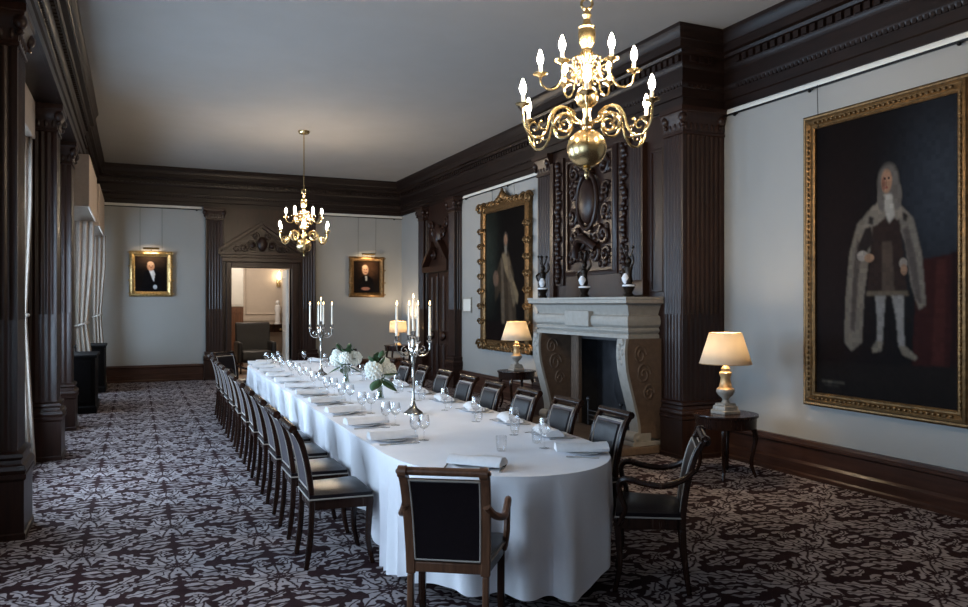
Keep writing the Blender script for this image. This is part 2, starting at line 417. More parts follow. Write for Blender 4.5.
# ------------------------------------------------------------------ fluted pilasters
def flute_plan(x0, x1, y0, y1, sides, dep, pitch=.062):
    """rectangle plan with round grooves on the sides named in 'sides' (of -y, +x, +y, -x)"""
    cs = [(x0, y0), (x1, y0), (x1, y1), (x0, y1)]; nm = ['-y', '+x', '+y', '-x']; out = []
    for i in range(4):
        a, b = Vector(cs[i]), Vector(cs[(i + 1) % 4]); out.append(tuple(a))
        if nm[i] in sides:
            d = b - a; L = d.length; d.normalize(); inn = Vector((-d.y, d.x)); m = .03; k = max(1, int(round((L - 2 * m) / pitch))); p = (L - 2 * m) / k
            for j in range(k):
                c0 = m + p * j + p * .12; wf = p * .76
                for q in range(6):
                    t = q / 5; out.append(tuple(a + d * (c0 + wf * t) + inn * (dep * math.sin(PI * t))))
    return out
def pilaster(label, x0, x1, y0, y1, sides, cat='pilaster', group=None, mat='panel_wood', base=True):
    """x0..x1, y0..y1 is the shaft; sides carry flutes and mouldings"""
    cx, cy, hx, hy = (x0 + x1) / 2, (y0 + y1) / 2, (x1 - x0) / 2, (y1 - y0) / 2
    t = thing('fluted_pilaster', label, cat, (cx, cy, 0), 0, group)
    ex = {s: (1 if s in sides else 0) for s in ('-y', '+x', '+y', '-x')}
    def sq(prof, nm, m=mat):
        rings = [[(-hx - o * ex['-x'], -hy - o * ex['-y'], z), (hx + o * ex['+x'], -hy - o * ex['-y'], z),
                  (hx + o * ex['+x'], hy + o * ex['+y'], z), (-hx - o * ex['-x'], hy + o * ex['+y'], z)] for o, z in prof]
        return MB().loft(rings).build(nm, m, t, smooth=35)
    sq([(.055, 0), (.055, .04), (.045, .05), (.045, .42), (.06, .44), (.06, .47)], 'plinth')
    sq([(.05, .47), (.06, .50), (.05, .53), (.03, .54), (.025, .57), (.04, .59), (.035, .615), (.0, .63)], 'base_moulding')
    pl = flute_plan(-hx, hx, -hy, hy, sides, .016); pc = flute_plan(-hx, hx, -hy, hy, sides, .005)
    MB().prism(pc, 'z', .63, 1.58).build('lower_shaft', mat, t, smooth=60)
    MB().prism(pl, 'z', 1.58, 3.56).build('shaft', mat, t, smooth=60)
    cap = MB(); rings = [[(-hx - o * ex['-x'], -hy - o * ex['-y'], z), (hx + o * ex['+x'], -hy - o * ex['-y'], z), (hx + o * ex['+x'], hy + o * ex['+y'], z),
                          (-hx - o * ex['-x'], hy + o * ex['+y'], z)] for o, z in [(0, 3.56), (.015, 3.57), (.015, 3.59), (.005, 3.60), (.01, 3.68), (.03, 3.74), (.05, 3.79), (.05, 3.80), (.062, 3.81), (.062, 3.86)]]
    cap.loft(rings); cp = cap.build('capital', mat, t, smooth=35)
    vo = MB()
    for sx in (-1, 1):
        for sy in (-1, 1):
            okx = ex['+x' if sx > 0 else '-x']; oky = ex['+y' if sy > 0 else '-y']
            if okx or oky:
                c = (sx * (hx + (.02 if okx else -.065)), sy * (hy + (.02 if oky else -.065)), 3.735)
                vo.sphere(c, .05, 10, 8, 1, 1, 1.15); vo.sphere((c[0], c[1], 3.66), .026, 8, 6)
    for s_, (ax, ay, dx, dy, ln) in {'-y': (-hx, -hy, 1, 0, 2 * hx), '+x': (hx, -hy, 0, 1, 2 * hy), '+y': (-hx, hy, 1, 0, 2 * hx), '-x': (-hx, -hy, 0, 1, 2 * hy)}.items():
        if s_ in sides:
            k = max(2, int(ln / .07))
            for j in range(k):
                q = ln * (j + .5) / k
                vo.sphere((ax + dx * q, ay + dy * q, 3.655), .028, 8, 6, .8, .8, 1.6)
    vo.build('carved_leaves', mat, cp)
    return t
G = 'tall fluted wooden pilasters around the room'
pilaster('dark fluted wooden pier at the left edge, nearest on the window side', XL + .02, -.775, 6.02 + .48, 6.92, ('-y', '+x', '+y'), group=G)
pilaster('second fluted wooden pier along the window side, with lit curtain in front', XL + .02, -.775, 9.6, 10.0, ('-y', '+x', '+y'), group=G)
pilaster('third fluted wooden pier along the window side, beside the pelmet', XL + .02, -.775, 11.75, 12.15, ('-y', '+x', '+y'), group=G)
pilaster('fluted wooden pier behind the camera side, out to the left', XL + .02, -.775, 3.42, 3.84, ('-y', '+x', '+y'), group=G)
pilaster('broad fluted pilaster at the near corner of the chimney breast, above the table lamp', BX, XR - .005, BY0, 7.17, ('-x', '-y'), group=G)
pilaster('fluted pilaster at the far corner of the chimney breast, beside the carved gilt frame', BX, XR - .005, 9.78, BY1, ('-x', '+y'), group=G)
pilaster('fluted pilaster left of the far doorway', 1.44, 1.80, YF - .14, YF - .005, ('-y', '+x', '-x'), group=G)
pilaster('fluted pilaster right of the far doorway, behind the far candelabra', 3.52, 3.88, YF - .14, YF - .005, ('-y', '+x', '-x'), group=G)
pilaster('near pilaster of the carved double doorway on the right wall', 5.88, XR - .005, 14.5, 14.85, ('-x', '-y', '+y'), group=G)
pilaster('far pilaster of the carved double doorway on the right wall, in the corner', 5.88, XR - .005, 16.35, 16.7, ('-x', '-y', '+y'), group=G)

# ------------------------------------------------------------------ chimney breast, overmantel, fireplace
c = MB(); FY0, FY1, FZ = 7.50, 9.24, 1.28
BF = 5.50
c.box(BF, XR, 7.17, FY0, 0, FZ); c.box(BF, XR, FY1, 9.78, 0, FZ); c.box(BF, XR, 7.17, 9.78, FZ, ZE)
c.build('chimney_breast', 'panel_wood', kind='structure', smooth=0)
om = thing('overmantel', 'carved wooden overmantel with armorial panel above the stone fireplace', 'overmantel', (BF, 8.35 + .35, 0))
om.location = (0, 0, 0)
def frame_yz(mb, y0, y1, z0, z1, x, prof):
    """moulding around a rectangle on a plane x = const facing -x; prof = (outward from opening, towards -x)"""
    cs = [(y0, z0), (y1, z0), (y1, z1), (y0, z1)]; sg = [(-1, -1), (1, -1), (1, 1), (-1, 1)]
    rings = [[(x - h, cs[i][0] + sg[i][0] * o, cs[i][1] + sg[i][1] * o) for o, h in prof] for i in range(4)]
    k = len(prof); vs = [q for r in rings for q in r]; fs = []
    for i in range(4):
        for j in range(k - 1):
            i2 = (i + 1) % 4; fs.append((i * k + j, i * k + j + 1, i2 * k + j + 1, i2 * k + j))
    return mb.add(vs, fs)
def frame_xz(mb, x0, x1, z0, z1, y, prof):
    cs = [(x0, z0), (x1, z0), (x1, z1), (x0, z1)]; sg = [(-1, -1), (1, -1), (1, 1), (-1, 1)]
    rings = [[(cs[i][0] + sg[i][0] * o, y - h, cs[i][1] + sg[i][1] * o) for o, h in prof] for i in range(4)]
    k = len(prof); vs = [q for r in rings for q in r]; fs = []
    for i in range(4):
        for j in range(k - 1):
            i2 = (i + 1) % 4; fs.append((i * k + j, i * k + j + 1, i2 * k + j + 1, i2 * k + j))
    return mb.add(vs, fs)
AY0, AY1, AZ0, AZ1 = 8.22, 9.30, 2.16, 3.62
MB().box(BF - .012, BF - .001, AY0, AY1, AZ0, AZ1).build('carved_backing', 'panel_wood', om, smooth=0)
frame_yz(MB(), AY0, AY1, AZ0, AZ1, BF, [(0, .012), (0, .05), (.03, .055), (.05, .03), (.08, .02), (.085, 0)]).build('panel_moulding', 'panel_wood', om)
ay, az = (AY0 + AY1) / 2, 3.05
car = MB(); car.sphere((BF - .05, ay, az), .30, 20, 14, .34, .62, 1.0); car.build('shield_boss', 'panel_wood', om)
ringp = [(BF - .07, ay + .235 * math.cos(a) * (1 if abs(math.sin(a)) < .9 else 1), az + .37 * math.sin(a)) for a in [2 * PI * i / 36 for i in range(37)]]
MB().tube(ringp, .028, 8).build('shield_border', 'panel_wood', om)
sw = MB()
def spiral(mb, y, z, r, turns, dirn, a0, rad, x):
    pts = []; n = int(22 * turns)
    for i in range(n + 1):
        t = i / n; a = a0 + dirn * 2 * PI * turns * t; q = r * (1 - .82 * t)
        pts.append((x - .02 * t, y + q * math.cos(a), z + q * math.sin(a)))
    mb.tube(pts, [rad * (1 - .45 * i / n) for i in range(n + 1)], 7); mb.sphere(pts[-1], rad * 1.2, 8, 6)
for s_ in (-1, 1):
    for (dy, dz, r_, tn, dr, a0, rad) in ((.36, .42, .13, 1.4, -1, 2.2, .03), (.40, .12, .10, 1.3, 1, .5, .026), (.41, -.16, .11, 1.4, -1, 4.2, .028), (.36, -.46, .13, 1.5, 1, 2, .032),
                                          (.20, .50, .09, 1.2, 1, 1, .026), (.20, -.50, .11, 1.3, -1, 5, .03), (.40, -.72, .10, 1.3, 1, .3, .027), (.14, -.70, .10, 1.3, -1, .5, .03)):
        yy, zz = ay + s_ * dy, az + dz
        aa = a0 if s_ > 0 else PI - a0
        spiral(sw, yy, zz, r_, tn, dr * s_, aa, rad, BF - .03)
for i in range(70):
    yy = ay + rnd.uniform(-.5, .5); zz = rnd.uniform(AZ0 + .05, AZ1 - .05)
    if ((yy - ay) / .22) ** 2 + ((zz - az) / .36) ** 2 < 1: continue
    sw.sphere((BF - .02, yy, zz), rnd.uniform(.025, .05), 8, 6, .8, rnd.uniform(.6, 1.3), rnd.uniform(.8, 1.7))
sw.build('scrollwork', 'panel_wood', om)
MB().lathe([(.10, 0), (.13, .05), (.09, .1), (.13, .16), (.05, .2)], (BF - .06, ay, 3.38), 12).build('carved_coronet', 'panel_wood', om); cr = MB()
cr.tube(smoothpts([(BF - .06, ay - .20, 2.42), (BF - .11, ay - .05, 2.52), (BF - .12, ay + .12, 2.55), (BF - .08, ay + .25, 2.45), (BF - .06, ay + .3, 2.32)]), .055, 9)
cr.build('crest', 'panel_wood', om)
for (yy, nm) in ((7.96, 'near'), (9.56, 'far')):
    MB().box(BF - .03, BF - .001, yy - .11, yy + .11, 1.95, 3.74).build('drop_backing', 'panel_wood', om, bevel=.004)
    d = MB()
    for i in range(26):
        zz = 2.02 + i * .065
        d.sphere((BF - .045, yy + rnd.uniform(-.03, .03), zz), rnd.uniform(.035, .055), 9, 6, .9, 1, 1.1)
        if i % 2: d.sphere((BF - .035, yy + .06 * rnd.choice((-1, 1)), zz), .03, 8, 6)
    d.build('carved_drop', 'panel_wood', om)
for yy in (7.66,):
    MB().prism(flute_plan(BF - .07, BF - .001, yy - .13, yy + .13, ('-x',), .014, .05), 'z', 1.98, 3.6).build('inner_pilaster', 'panel_wood', om, smooth=60)
    MB().sqlathe([(.0, 1.78), (.02, 1.80), (.02, 1.94), (0, 1.98)], BF - .035, yy, .034, .14).build('pilaster_pedestal', 'panel_wood', om)
MB().box(BF - .06, BF - .001, 9.68, 9.775, 1.78, 3.7).build('side_stile', 'panel_wood', om, bevel=.004)
frame_yz(MB(), 7.25, 7.43, 1.86, 3.45, BF, [(0, 0), (0, .014), (.02, .014), (.03, 0)]).build('near_panel_moulding', 'panel_wood', om)

fp = thing('fireplace', 'pale stone fireplace with scrolled jambs and moulded mantel in the panelled chimney breast', 'fireplace', (0, 0, 0))
MX, MY0, MY1 = 4.98, 7.21, 9.56
def mantel_prof(prof):
    mb = MB(); sweep_xy(mb, [(BF - .002, MY1), (MX + .26, MY1), (MX + .26, MY0), (BF - .002, MY0)][::1], prof)
    return mb
# path runs far -> near along the front, room side on the right of travel is -x
mp = [(BF - .002, MY1 - .24), (MX + .24, MY1 - .24), (MX + .24, MY0 + .24), (BF - .002, MY0 + .24)]
def mant(name, prof, mat='stone'):
    z0, z1 = prof[0][1], prof[-1][1]
    mb = MB(); rings = []
    for o, z in prof:
        rings.append([(BF - .002, MY1 - .24 + o, z), (MX + .24 - o, MY1 - .24 + o, z), (MX + .24 - o, MY0 + .24 - o, z), (BF - .002, MY0 + .24 - o, z)])
    return mb.loft(rings).build(name, mat, fp, smooth=30)
mant('mantel_shelf', [(.17, 1.66), (.18, 1.68), (.22, 1.70), (.24, 1.705), (.24, 1.745), (.25, 1.75), (.25, 1.775)])
mant('mantel_frieze', [(.12, 1.30), (.15, 1.30), (.15, 1.34), (.13, 1.35), (.155, 1.38), (.155, 1.40), (.14, 1.42), (.17, 1.45), (.18, 1.50), (.165, 1.55), (.13, 1.57), (.14, 1.60), (.16, 1.64), (.17, 1.66)])
MB().box(MX + .03, MX + .10, 8.05, 8.62, 1.42, 1.61).build('frieze_tablet', 'stone', fp, bevel=.008)
sprof = [(5.0, 1.30), (4.985, 1.2), (4.985, 1.1), (5.0, .95), (5.03, .82), (5.07, .68), (5.115, .52), (5.15, .38), (5.165, .28), (5.16, .21)]
sp2 = smoothpts([(a, b, 0) for a, b in sprof], 4)
for y0, nm in ((7.24, 0), (9.27, 1)):
    front = [(p[0], p[1]) for p in sp2]
    rings = [[(x + .035, y0, z), (x, y0, z), (x, y0 + .17, z), (x + .035, y0 + .17, z)] for x, z in front]
    MB().loft(rings).build('jamb_scroll', 'stone', fp, smooth=30)
    f = MB(); f.tube([(5.15, y0 - .01, .185), (5.15, y0 + .18, .185)], .062, 14); f.sphere((5.15, y0 - .01, .185), .035, 8, 6, 1, .5, 1)
    f.box(5.12, 5.34, y0, y0 + .17, .14, .23); f.build('scroll_foot', 'stone', fp)
    MB().box(5.09, BF - .002, y0 - .01, y0 + .18, .09, .138).build('jamb_plinth', 'stone', fp, bevel=.005)
    side = [(x + .036, z) for x, z in front] + [(BF - .003, .14), (BF - .003, 1.30)]
    MB().prism(side, 'y', y0 + .02, y0 + .15).build('jamb_side', 'carved_stone', fp, smooth=30)  # side face coloured darker than the front, shade put into the stone colour
    for (xx, zz, r_) in ((5.20, 1.12, .09), (5.25, .90, .10), (5.32, .68, .08)):
        for yy, sg in ((y0 + .018, -1), (y0 + .152, 1)):
            cv = MB()
            pts = [(xx + r_ * (1 - .8 * i / 24) * math.cos(i * .42), yy, zz + 1.3 * r_ * (1 - .8 * i / 24) * math.sin(i * .42)) for i in range(25)]
            cv.tube(pts, .014, 6).build('jamb_carving', 'carved_stone', fp)
    # console leaf at the head of the scroll
    lf = MB()
    for i in range(5):
        lf.sphere((4.985 + .008 * (i > 3), y0 + .085 + (.03 if i % 2 else -.03) * (i < 4), 1.26 - i * .055), .034, 8, 6, .5, 1, 1.2)
    lf.build('jamb_leaf', 'stone', fp)
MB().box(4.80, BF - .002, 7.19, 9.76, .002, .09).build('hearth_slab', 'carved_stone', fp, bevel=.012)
ib = MB(); ib.box(BF + .36, BF + .40, FY0 + .002, FY1 - .002, .002, FZ - .004); ib.box(BF + .002, BF + .36, FY0 + .002, FY0 + .06, .002, FZ - .004); ib.box(BF + .002, BF + .36, FY1 - .06, FY1 - .002, .002, FZ - .004)
ib.box(BF + .002, BF + .36, FY0 + .06, FY1 - .06, FZ - .05, FZ - .004); ib.build('firebox', 'iron', fp, smooth=0)
fb = MB(); fb.box(BF + .30, BF + .34, 8.0, 8.95, .10, .95)
fb.prism([(8.0, .95), (8.95, .95), (8.75, 1.08), (8.475, 1.12), (8.2, 1.08)], 'x', BF + .30, BF + .34); fb.sphere((BF + .30, 8.47, .6), .2, 14, 8, .15, 1, 1.2); fb.build('fireback', 'iron', fp)
g = MB()
for yy in (8.05, 8.8):
    g.tube([(BF - .02, yy, .1), (BF - .02, yy, .42)], .014, 8); g.sphere((BF - .02, yy, .44), .03, 10, 8)
    g.tube([(BF - .02, yy, .16), (BF + .26, yy, .16)], .014, 6); g.tube([(BF + .26, yy, .16), (BF + .26, yy, .092)], .012, 6)
for zz in (.17, .23, .29): g.tube([(BF - .02, 8.05, zz), (BF - .02, 8.8, zz)], .009, 6)
g.build('fire_grate', 'iron', fp)
for yy in (9.10, 7.62):
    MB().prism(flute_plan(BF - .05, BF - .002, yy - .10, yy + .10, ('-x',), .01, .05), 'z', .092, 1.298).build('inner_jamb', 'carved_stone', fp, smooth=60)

# mantel ornaments
def ornament(label, y):
    t = thing('mantel_ornament', label, 'ornament', (5.16, y, 1.776), 0, 'bronze and porcelain ornaments on the mantel')
    MB().lathe([(.06, 0), (.065, .01), (.055, .03), (.04, .045), (.045, .06), (.065, .10), (.07, .115), (.06, .12)], n=16).build('pedestal', 'bronze', t)
    p = MB(); p.lathe([(.075, .12), (.078, .128), (.07, .14), (.03, .145)], n=16); p.build('porcelain_saucer', 'porcelain', t)
    f = MB(); f.lathe([(.035, .14), (.05, .18), (.035, .25), (.042, .30), (.05, .34), (.025, .37)], n=14)
    f.sphere((0, 0, .41), .035, 12, 8, 1, 1, 1.25)
    f.tube(smoothpts([(0, .045, .34), (0, .09, .30), (-.03, .07, .23)]), .015, 7); f.tube(smoothpts([(0, -.045, .34), (0, -.085, .40), (0, -.07, .48)]), .015, 7)
    f.build('bronze_figure', 'bronze', t)
    q = MB(); q.lathe([(.018, .15), (.04, .18), (.05, .22), (.02, .27)], (-.03, .015, 0), 12); q.build('porcelain_drapery', 'porcelain', t)
    s_ = MB()
    for i in range(5):
        a = 2 * PI * i / 5; s_.tube(smoothpts([(0, 0, .44), (.04 * math.cos(a), .04 * math.sin(a), .49), (.06 * math.cos(a), .06 * math.sin(a), .56)]), .007, 6)
        s_.sphere((.06 * math.cos(a), .06 * math.sin(a), .57), .018, 8, 6)
    s_.build('bronze_sprays', 'bronze', t)
    return t
o1 = ornament('bronze and porcelain mantel ornament nearest the camera end of the mantel', 7.42)
dup(o1, (5.16, 8.38, 1.776), .6, 'bronze and porcelain ornament in the middle of the mantel under the carved panel')
dup(o1, (5.16, 9.47, 1.776), 1.3, 'bronze and porcelain ornament at the far end of the mantel by the gilt frame')

# ------------------------------------------------------------------ far doorway
d1 = MB()
for a, b in ((DX0 - .12, DX0), (DX1, DX1 + .12)):
    d1.box(a, b, YF - .10, YF + .26, 0, DZ + .12)
d1.box(DX0, DX1, YF - .10, YF + .26, DZ, DZ + .12)
d1o = d1.build('door_1', 'panel_wood', kind='structure', smooth=0, bevel=.01)
sx = MB(); sx.box(1.83, 3.50, YF - .05, YF - .001, DZ + .12, ZE); sx.box(1.80, DX0 - .121, YF - .05, YF - .001, 0, DZ + .12); sx.box(DX1 + .121, 3.52, YF - .05, YF - .001, 0, DZ + .12)
sx.build('surround_panel', 'panel_wood', d1o, smooth=0)
pd = MB(); cx = (DX0 + DX1) / 2
pd.box(cx - .98, cx + .98, YF - .22, YF - .05, 2.80, 2.86); pd.box(cx - .92, cx + .92, YF - .17, YF - .05, 2.74, 2.80); pd.box(cx - .88, cx + .88, YF - .13, YF - .05, 2.645, 2.74)
for s_ in (-1, 1):
    pd.prism([(cx + s_ * .98, 2.86), (cx + s_ * .98, 2.93), (cx, 3.58), (cx, 3.50)], 'y', YF - .22, YF - .05)
    pd.prism([(cx + s_ * .90, 2.86), (cx + s_ * .82, 2.86), (cx, 3.42), (cx, 3.50)], 'y', YF - .16, YF - .05)
pd.build('pediment', 'panel_wood', d1o, smooth=0, bevel=.006)
pc = MB(); pc.sphere((cx, YF - .09, 3.06), .14, 14, 10, .8, .5, 1.2)
for s_ in (-1, 1):
    for (dx, dz, r_) in ((.22, 0, .12), (.40, -.06, .09), (.55, -.10, .07), (.14, .22, .08)):
        n = 26
        pts = [(cx + s_ * (dx + r_ * (1 - .8 * i / n) * math.cos(i * .4)), YF - .09, 3.02 + dz + r_ * (1 - .8 * i / n) * math.sin(i * .4)) for i in range(n + 1)]
        pc.tube(pts, .024, 7); pc.sphere((cx + s_ * dx, YF - .09, 3.02 + dz), r_ * .5, 8, 6)
pc.build('pediment_carving', 'panel_wood', d1o)
# open door leaf
lf = MB(); lf.box(0, .05, 0, 1.05, .01, DZ - .02)
leaf = lf.build('door_3', 'white_paint', kind='structure', smooth=0, bevel=.004); leaf.location = (DX1 - .06, YF + .27, 0); leaf.rotation_euler = (0, 0, R(-4))
for z0, z1 in ((.25, 1.0), (1.2, 2.3)):
    q = MB(); 
    q.add([], []); frame_yz(q, .16, .89, z0, z1, 0, [(0, 0), (.0, .012), (.03, .012), (.04, 0)]); q.build('leaf_panel', 'white_paint', leaf)
MB().sphere((-.045, .96, 1.05), .03, 10, 8).build('door_knob', 'old_brass', leaf)

# carved double doorway on the right wall
d2 = MB(); d2.box(XR - .05, XR - .002, 14.86, 16.34, 0, ZE)
d2o = d2.build('door_2', 'panel_wood', kind='structure', smooth=0)
for i, (a, b) in enumerate(((14.95, 15.57), (15.63, 16.25))):
    lf = MB(); lf.box(XR - .09, XR - .051, a, b, .01, 2.35); l_ = lf.build('door_leaf', 'panel_wood', d2o, smooth=0, bevel=.004)
    for z0, z1 in ((.15, .8), (1.15, 2.25)):
        for k in range(2):
            h = (b - a) / 2
            frame_yz(MB(), a + h * k + .07, a + h * (k + 1) - .07, z0, z1, XR - .09, [(0, 0), (0, .014), (.025, .014), (.035, 0)]).build('leaf_panel', 'panel_wood', l_)
    cb = MB(); cb.sphere((XR - .12, (a + b) / 2, 1.02), .11, 12, 8, .5, 1, .8); cb.sphere((XR - .12, (a + b) / 2 + .06, .97), .06, 8, 6); cb.build('carved_lock_boss', 'panel_wood', l_)
od = MB()
od.box(XR - .2, XR - .05, 14.86, 16.34, 2.38, 2.5)
for s_ in (-1, 1):
    od.prism([(15.6 + s_ * .74, 2.5), (15.6 + s_ * .74, 2.6), (15.6 + s_ * .2, 3.05), (15.6 + s_ * .2, 2.93)], 'x', XR - .2, XR - .05)
    for (dy, dz, r_) in ((.25, 3.2, .14), (.45, 3.4, .12), (.3, 2.75, .12)):
        od.tube([(XR - .09, 15.6 + s_ * (dy + r_ * (1 - .8 * i / 24) * math.cos(i * .42)), dz + r_ * (1 - .8 * i / 24) * math.sin(i * .42)) for i in range(25)], .026, 7)
od.sphere((XR - .1, 15.6, 3.15), .2, 12, 10, .5, .8, 1.3)
od.build('carved_overdoor', 'panel_wood', d2o)

# ------------------------------------------------------------------ room beyond
A1 = 22.3
MB().box(.4, 5.2, YF + .001, A1, -.1, 0).build('floor_anteroom', simple('anteroom_carpet', (150, 132, 118), .95, vary=.15, nscale=9), kind='structure', smooth=0)
w = MB(); w.box(.4, 5.2, A1, A1 + .1, 0, 3.4); w.build('wall_anteroom', 'anteroom_paint', kind='structure', smooth=0)
w = MB(); w.box(.3, .4, YF + .25, A1, 0, 3.4); w.box(5.2, 5.3, YF + .25, A1, 0, 3.4); w.build('wall_anteroom_sides', 'anteroom_paint', kind='structure', smooth=0)
MB().box(.3, 5.3, YF + .26, A1, 3.4, 3.5).build('ceiling_anteroom', 'ceiling_plaster', kind='structure', smooth=0)
tr = MB(); 
frame_xz(tr, 2.85, 3.82, 1.44, 2.85, A1, [(0, 0), (0, .02), (.04, .03), (.06, 0)]); tr.box(.4, 5.2, A1 - .03, A1, 1.22, 1.31); tr.box(.4, 5.2, A1 - .03, A1, 0, .2)
tr.build('trim_6', 'anteroom_paint', kind='structure', smooth=0)
t = thing('wall_sconce', 'lit brass wall sconce in the room beyond the doorway', 'wall light', (3.68, A1, 2.27))
MB().lathe([(.05, -.1), (.055, 0), (.04, .1)], (0, -.02, 0), 10).build('back_plate', 'brass', t)
MB().tube(smoothpts([(0, -.03, 0), (0, -.12, -.05), (0, -.16, .02), (0, -.16, .1)]), .012, 7).build('arm', 'brass', t)
MB().lathe([(.012, .1), (.03, .16), (.035, .21), (.012, .30), (.002, .33)], (0, -.16, 0), 10).build('bulb', 'sconce_glow', t)
t = thing('leather_armchair', 'dark tub armchair in the room beyond the far doorway', 'armchair', (2.70, 19.75, 0), R(-90)); t.scale = (1.1, 1.0, 1.2)
MB().sqlathe([(-.04, .22), (0, .26), (0, .42), (-.03, .46)], .05, 0, .33, .36).build('seat', 'dark_upholstery', t, bevel=.03)
MB().strip([(-.32, .3, .14), (-.36, .6, .16), (-.42, .95, .14), (-.44, 1.02, .08)], -.42, .42).build('backrest', 'dark_upholstery', t, bevel=.03)
for s_ in (-1, 1):
    MB().box(-.34, .36, s_ * .40 - .06, s_ * .40 + .06, .22, .64).build('armrest', 'dark_upholstery', t, bevel=.04)
    for xx in (-.3, .32): MB().lathe([(.018, 0), (.028, .22)], (xx, s_ * .38, 0), 8).build('leg', 'chair_wood', t)
t = thing('console_table', 'dark console table behind the armchair in the room beyond', 'table', (3.50, A1 - .28, 0)); t.scale = (1, 1, 1.2)
MB().box(-.5, .5, -.2, .2, .90, .94).build('table_top', 'chair_wood', t, bevel=.005); MB().box(-.47, .47, -.17, .17, .76, .90).build('apron', 'chair_wood', t)
MB().box(-.44, .44, -.15, .15, .18, .22).build('lower_shelf', 'chair_wood', t)
for a in (-.45, .45):
    for b in (-.15, .15): MB().box(a - .025, a + .025, b - .025, b + .025, 0, .76).build('leg', 'chair_wood', t)
t = thing('statuette', 'white figure statuette on the console table beyond the doorway', 'statuette', (3.62, A1 - .28, 1.129))
MB().lathe([(.09, 0), (.09, .04), (.06, .05), (.075, .15), (.06, .3), (.085, .42), (.075, .5), (.03, .54)], n=14).build('body', 'porcelain', t)
MB().sphere((0, 0, .6), .055, 10, 8, 1, 1, 1.2).build('head', 'porcelain', t)
t = thing('tall_cupboard', 'tall pale-fronted cupboard with wooden lower section in the room beyond', 'cupboard', (2.25, A1 - .3, 0))
MB().box(-.45, .42, -.25, .25, 1.62, 3.1).build('upper_body', 'white_paint', t, bevel=.006)
for k in range(2): frame_xz(MB(), -.40 + k * .42, -.05 + k * .42, 1.7, 3.0, -.25, [(0, 0), (0, .015), (.03, .015), (.03, 0)]).build('upper_door', 'white_paint', t)
MB().box(-.45, .42, -.25, .25, .0, 1.60).build('lower_body', 'oak_wood', t, bevel=.006)
for k in range(2): frame_xz(MB(), -.40 + k * .42, -.05 + k * .42, .15, 1.45, -.25, [(0, 0), (0, .015), (.03, .015), (.03, 0)]).build('lower_door', 'oak_wood', t)

# ------------------------------------------------------------------ window dressing
def curtain(label, x0, x1, y, dy, z0, z1, gath, flare):
    """pleated curtain spanning x0..x1 at depth y, tied in at gath (z) and flaring below"""
    t = thing('curtain', label, 'curtain', (x0, y, 0), 0, 'pale floor-length curtains along the window wall')
    n, m = 72, 30; rows = []
    for i in range(m + 1):
        z = z0 + (z1 - z0) * i / m; q = (z - gath) / (z1 - gath) if z > gath else 0
        low = max(0, (gath - z) / (gath - z0))
        wf = .62 + .38 * min(1, abs(q) * 1.6) if z > gath else .62 + .25 * low
        row = []
        for j in range(n + 1):
            u = j / n; xx = (1 - wf) * .15 * (x1 - x0) + u * wf * (x1 - x0) + flare * low * (.6 + .4 * u)
            yy = dy * .13 * math.sin(u * 2 * PI * 3 + .6 * math.sin(z * 1.3)) * (.55 + .45 * wf)
            row.append((xx, yy, z))
        rows.append(row)
    MB().loft(rows, False, False, False).build('drape', 'curtain_fabric', t, smooth=180, solid=.006)
    wq = .64 * (x1 - x0)
    tb = MB(); cxq = .06 * (x1 - x0) + wq / 2
    tb.tube([(cxq + (wq / 2 + .012) * math.cos(a), (dy * .5 + .02) * math.sin(a), gath + .03 * math.cos(a)) for a in [2 * PI * k / 20 for k in range(21)]], .016, 7, 1)
    tb.build('tieback', 'piping', t)
    return t
curtain('long pale curtain between the first and second window piers', -1.13, -.98, 9.32, .12, .01, 3.44, 1.55, .05)
curtain('long pale curtain hanging below the pelmet past the third pier', -.93, -.64, 14.75, .22, .01, 3.095, 1.35, .10)
curtain('long pale curtain in the far window corner beside the small portrait', -.80, -.55, 17.75, .22, .01, 3.095, 1.45, .05)
p = MB(); p.box(XL + .005, -.60, 12.55, 12.58, 3.10, 3.855); p.box(-.63, -.60, 12.58, 14.92, 3.10, 3.855); p.box(XL + .005, -.60, 14.92, 14.95, 3.10, 3.855); p.box(XL + .005, -.63, 12.58, 14.92, 3.82, 3.855)
tag(p.build('pelmet_box', 'pelmet_fabric', bevel=.01), 'fabric covered pelmet box over the window past the third pier', 'pelmet')
p = MB(); p.box(XL + .005, -.58, 15.55, 15.58, 3.10, 3.855); p.box(-.61, -.58, 15.58, 17.92, 3.10, 3.855); p.box(XL + .005, -.58, 17.92, 17.95, 3.10, 3.855); p.box(XL + .005, -.61, 15.58, 17.92, 3.82, 3.855)
tag(p.build('pelmet_box', 'pelmet_fabric', bevel=.01), 'second fabric covered pelmet box, nearer the far corner', 'pelmet')
p = MB(); p.box(XL + .005, -.97, 7.2, 9.5, 3.45, 3.855)
tag(p.build('pelmet_box', 'pelmet_fabric', bevel=.01), 'shallow pelmet box between the first and second window piers', 'pelmet')
for lab, x1, y0, y1 in (('black wooden window-seat box standing before the pelmeted window', -.56, 13.4, 14.45), ('second black wooden window-seat box near the far window corner', -.53, 16.45, 17.4)):
    t = thing('window_seat', lab, 'window seat', (x1, y0, 0))
    xa = XL - x1 + .12
    MB().sqlathe([(.02, 0), (.02, .1), (0, .12), (0, .86)], xa / 2, (y1 - y0) / 2, -xa / 2, (y1 - y0) / 2).build('body', 'blackened_wood', t, bevel=.005)
    MB().sqlathe([(.02, .861), (.025, .88), (.015, .905)], xa / 2, (y1 - y0) / 2, -xa / 2, (y1 - y0) / 2).build('lid', 'blackened_wood', t)
    frame_xz(MB(), xa + .09, -.09, .2, .78, 0, [(0, 0), (0, .01), (.03, .01), (.03, 0)]).build('end_panel', 'blackened_wood', t)

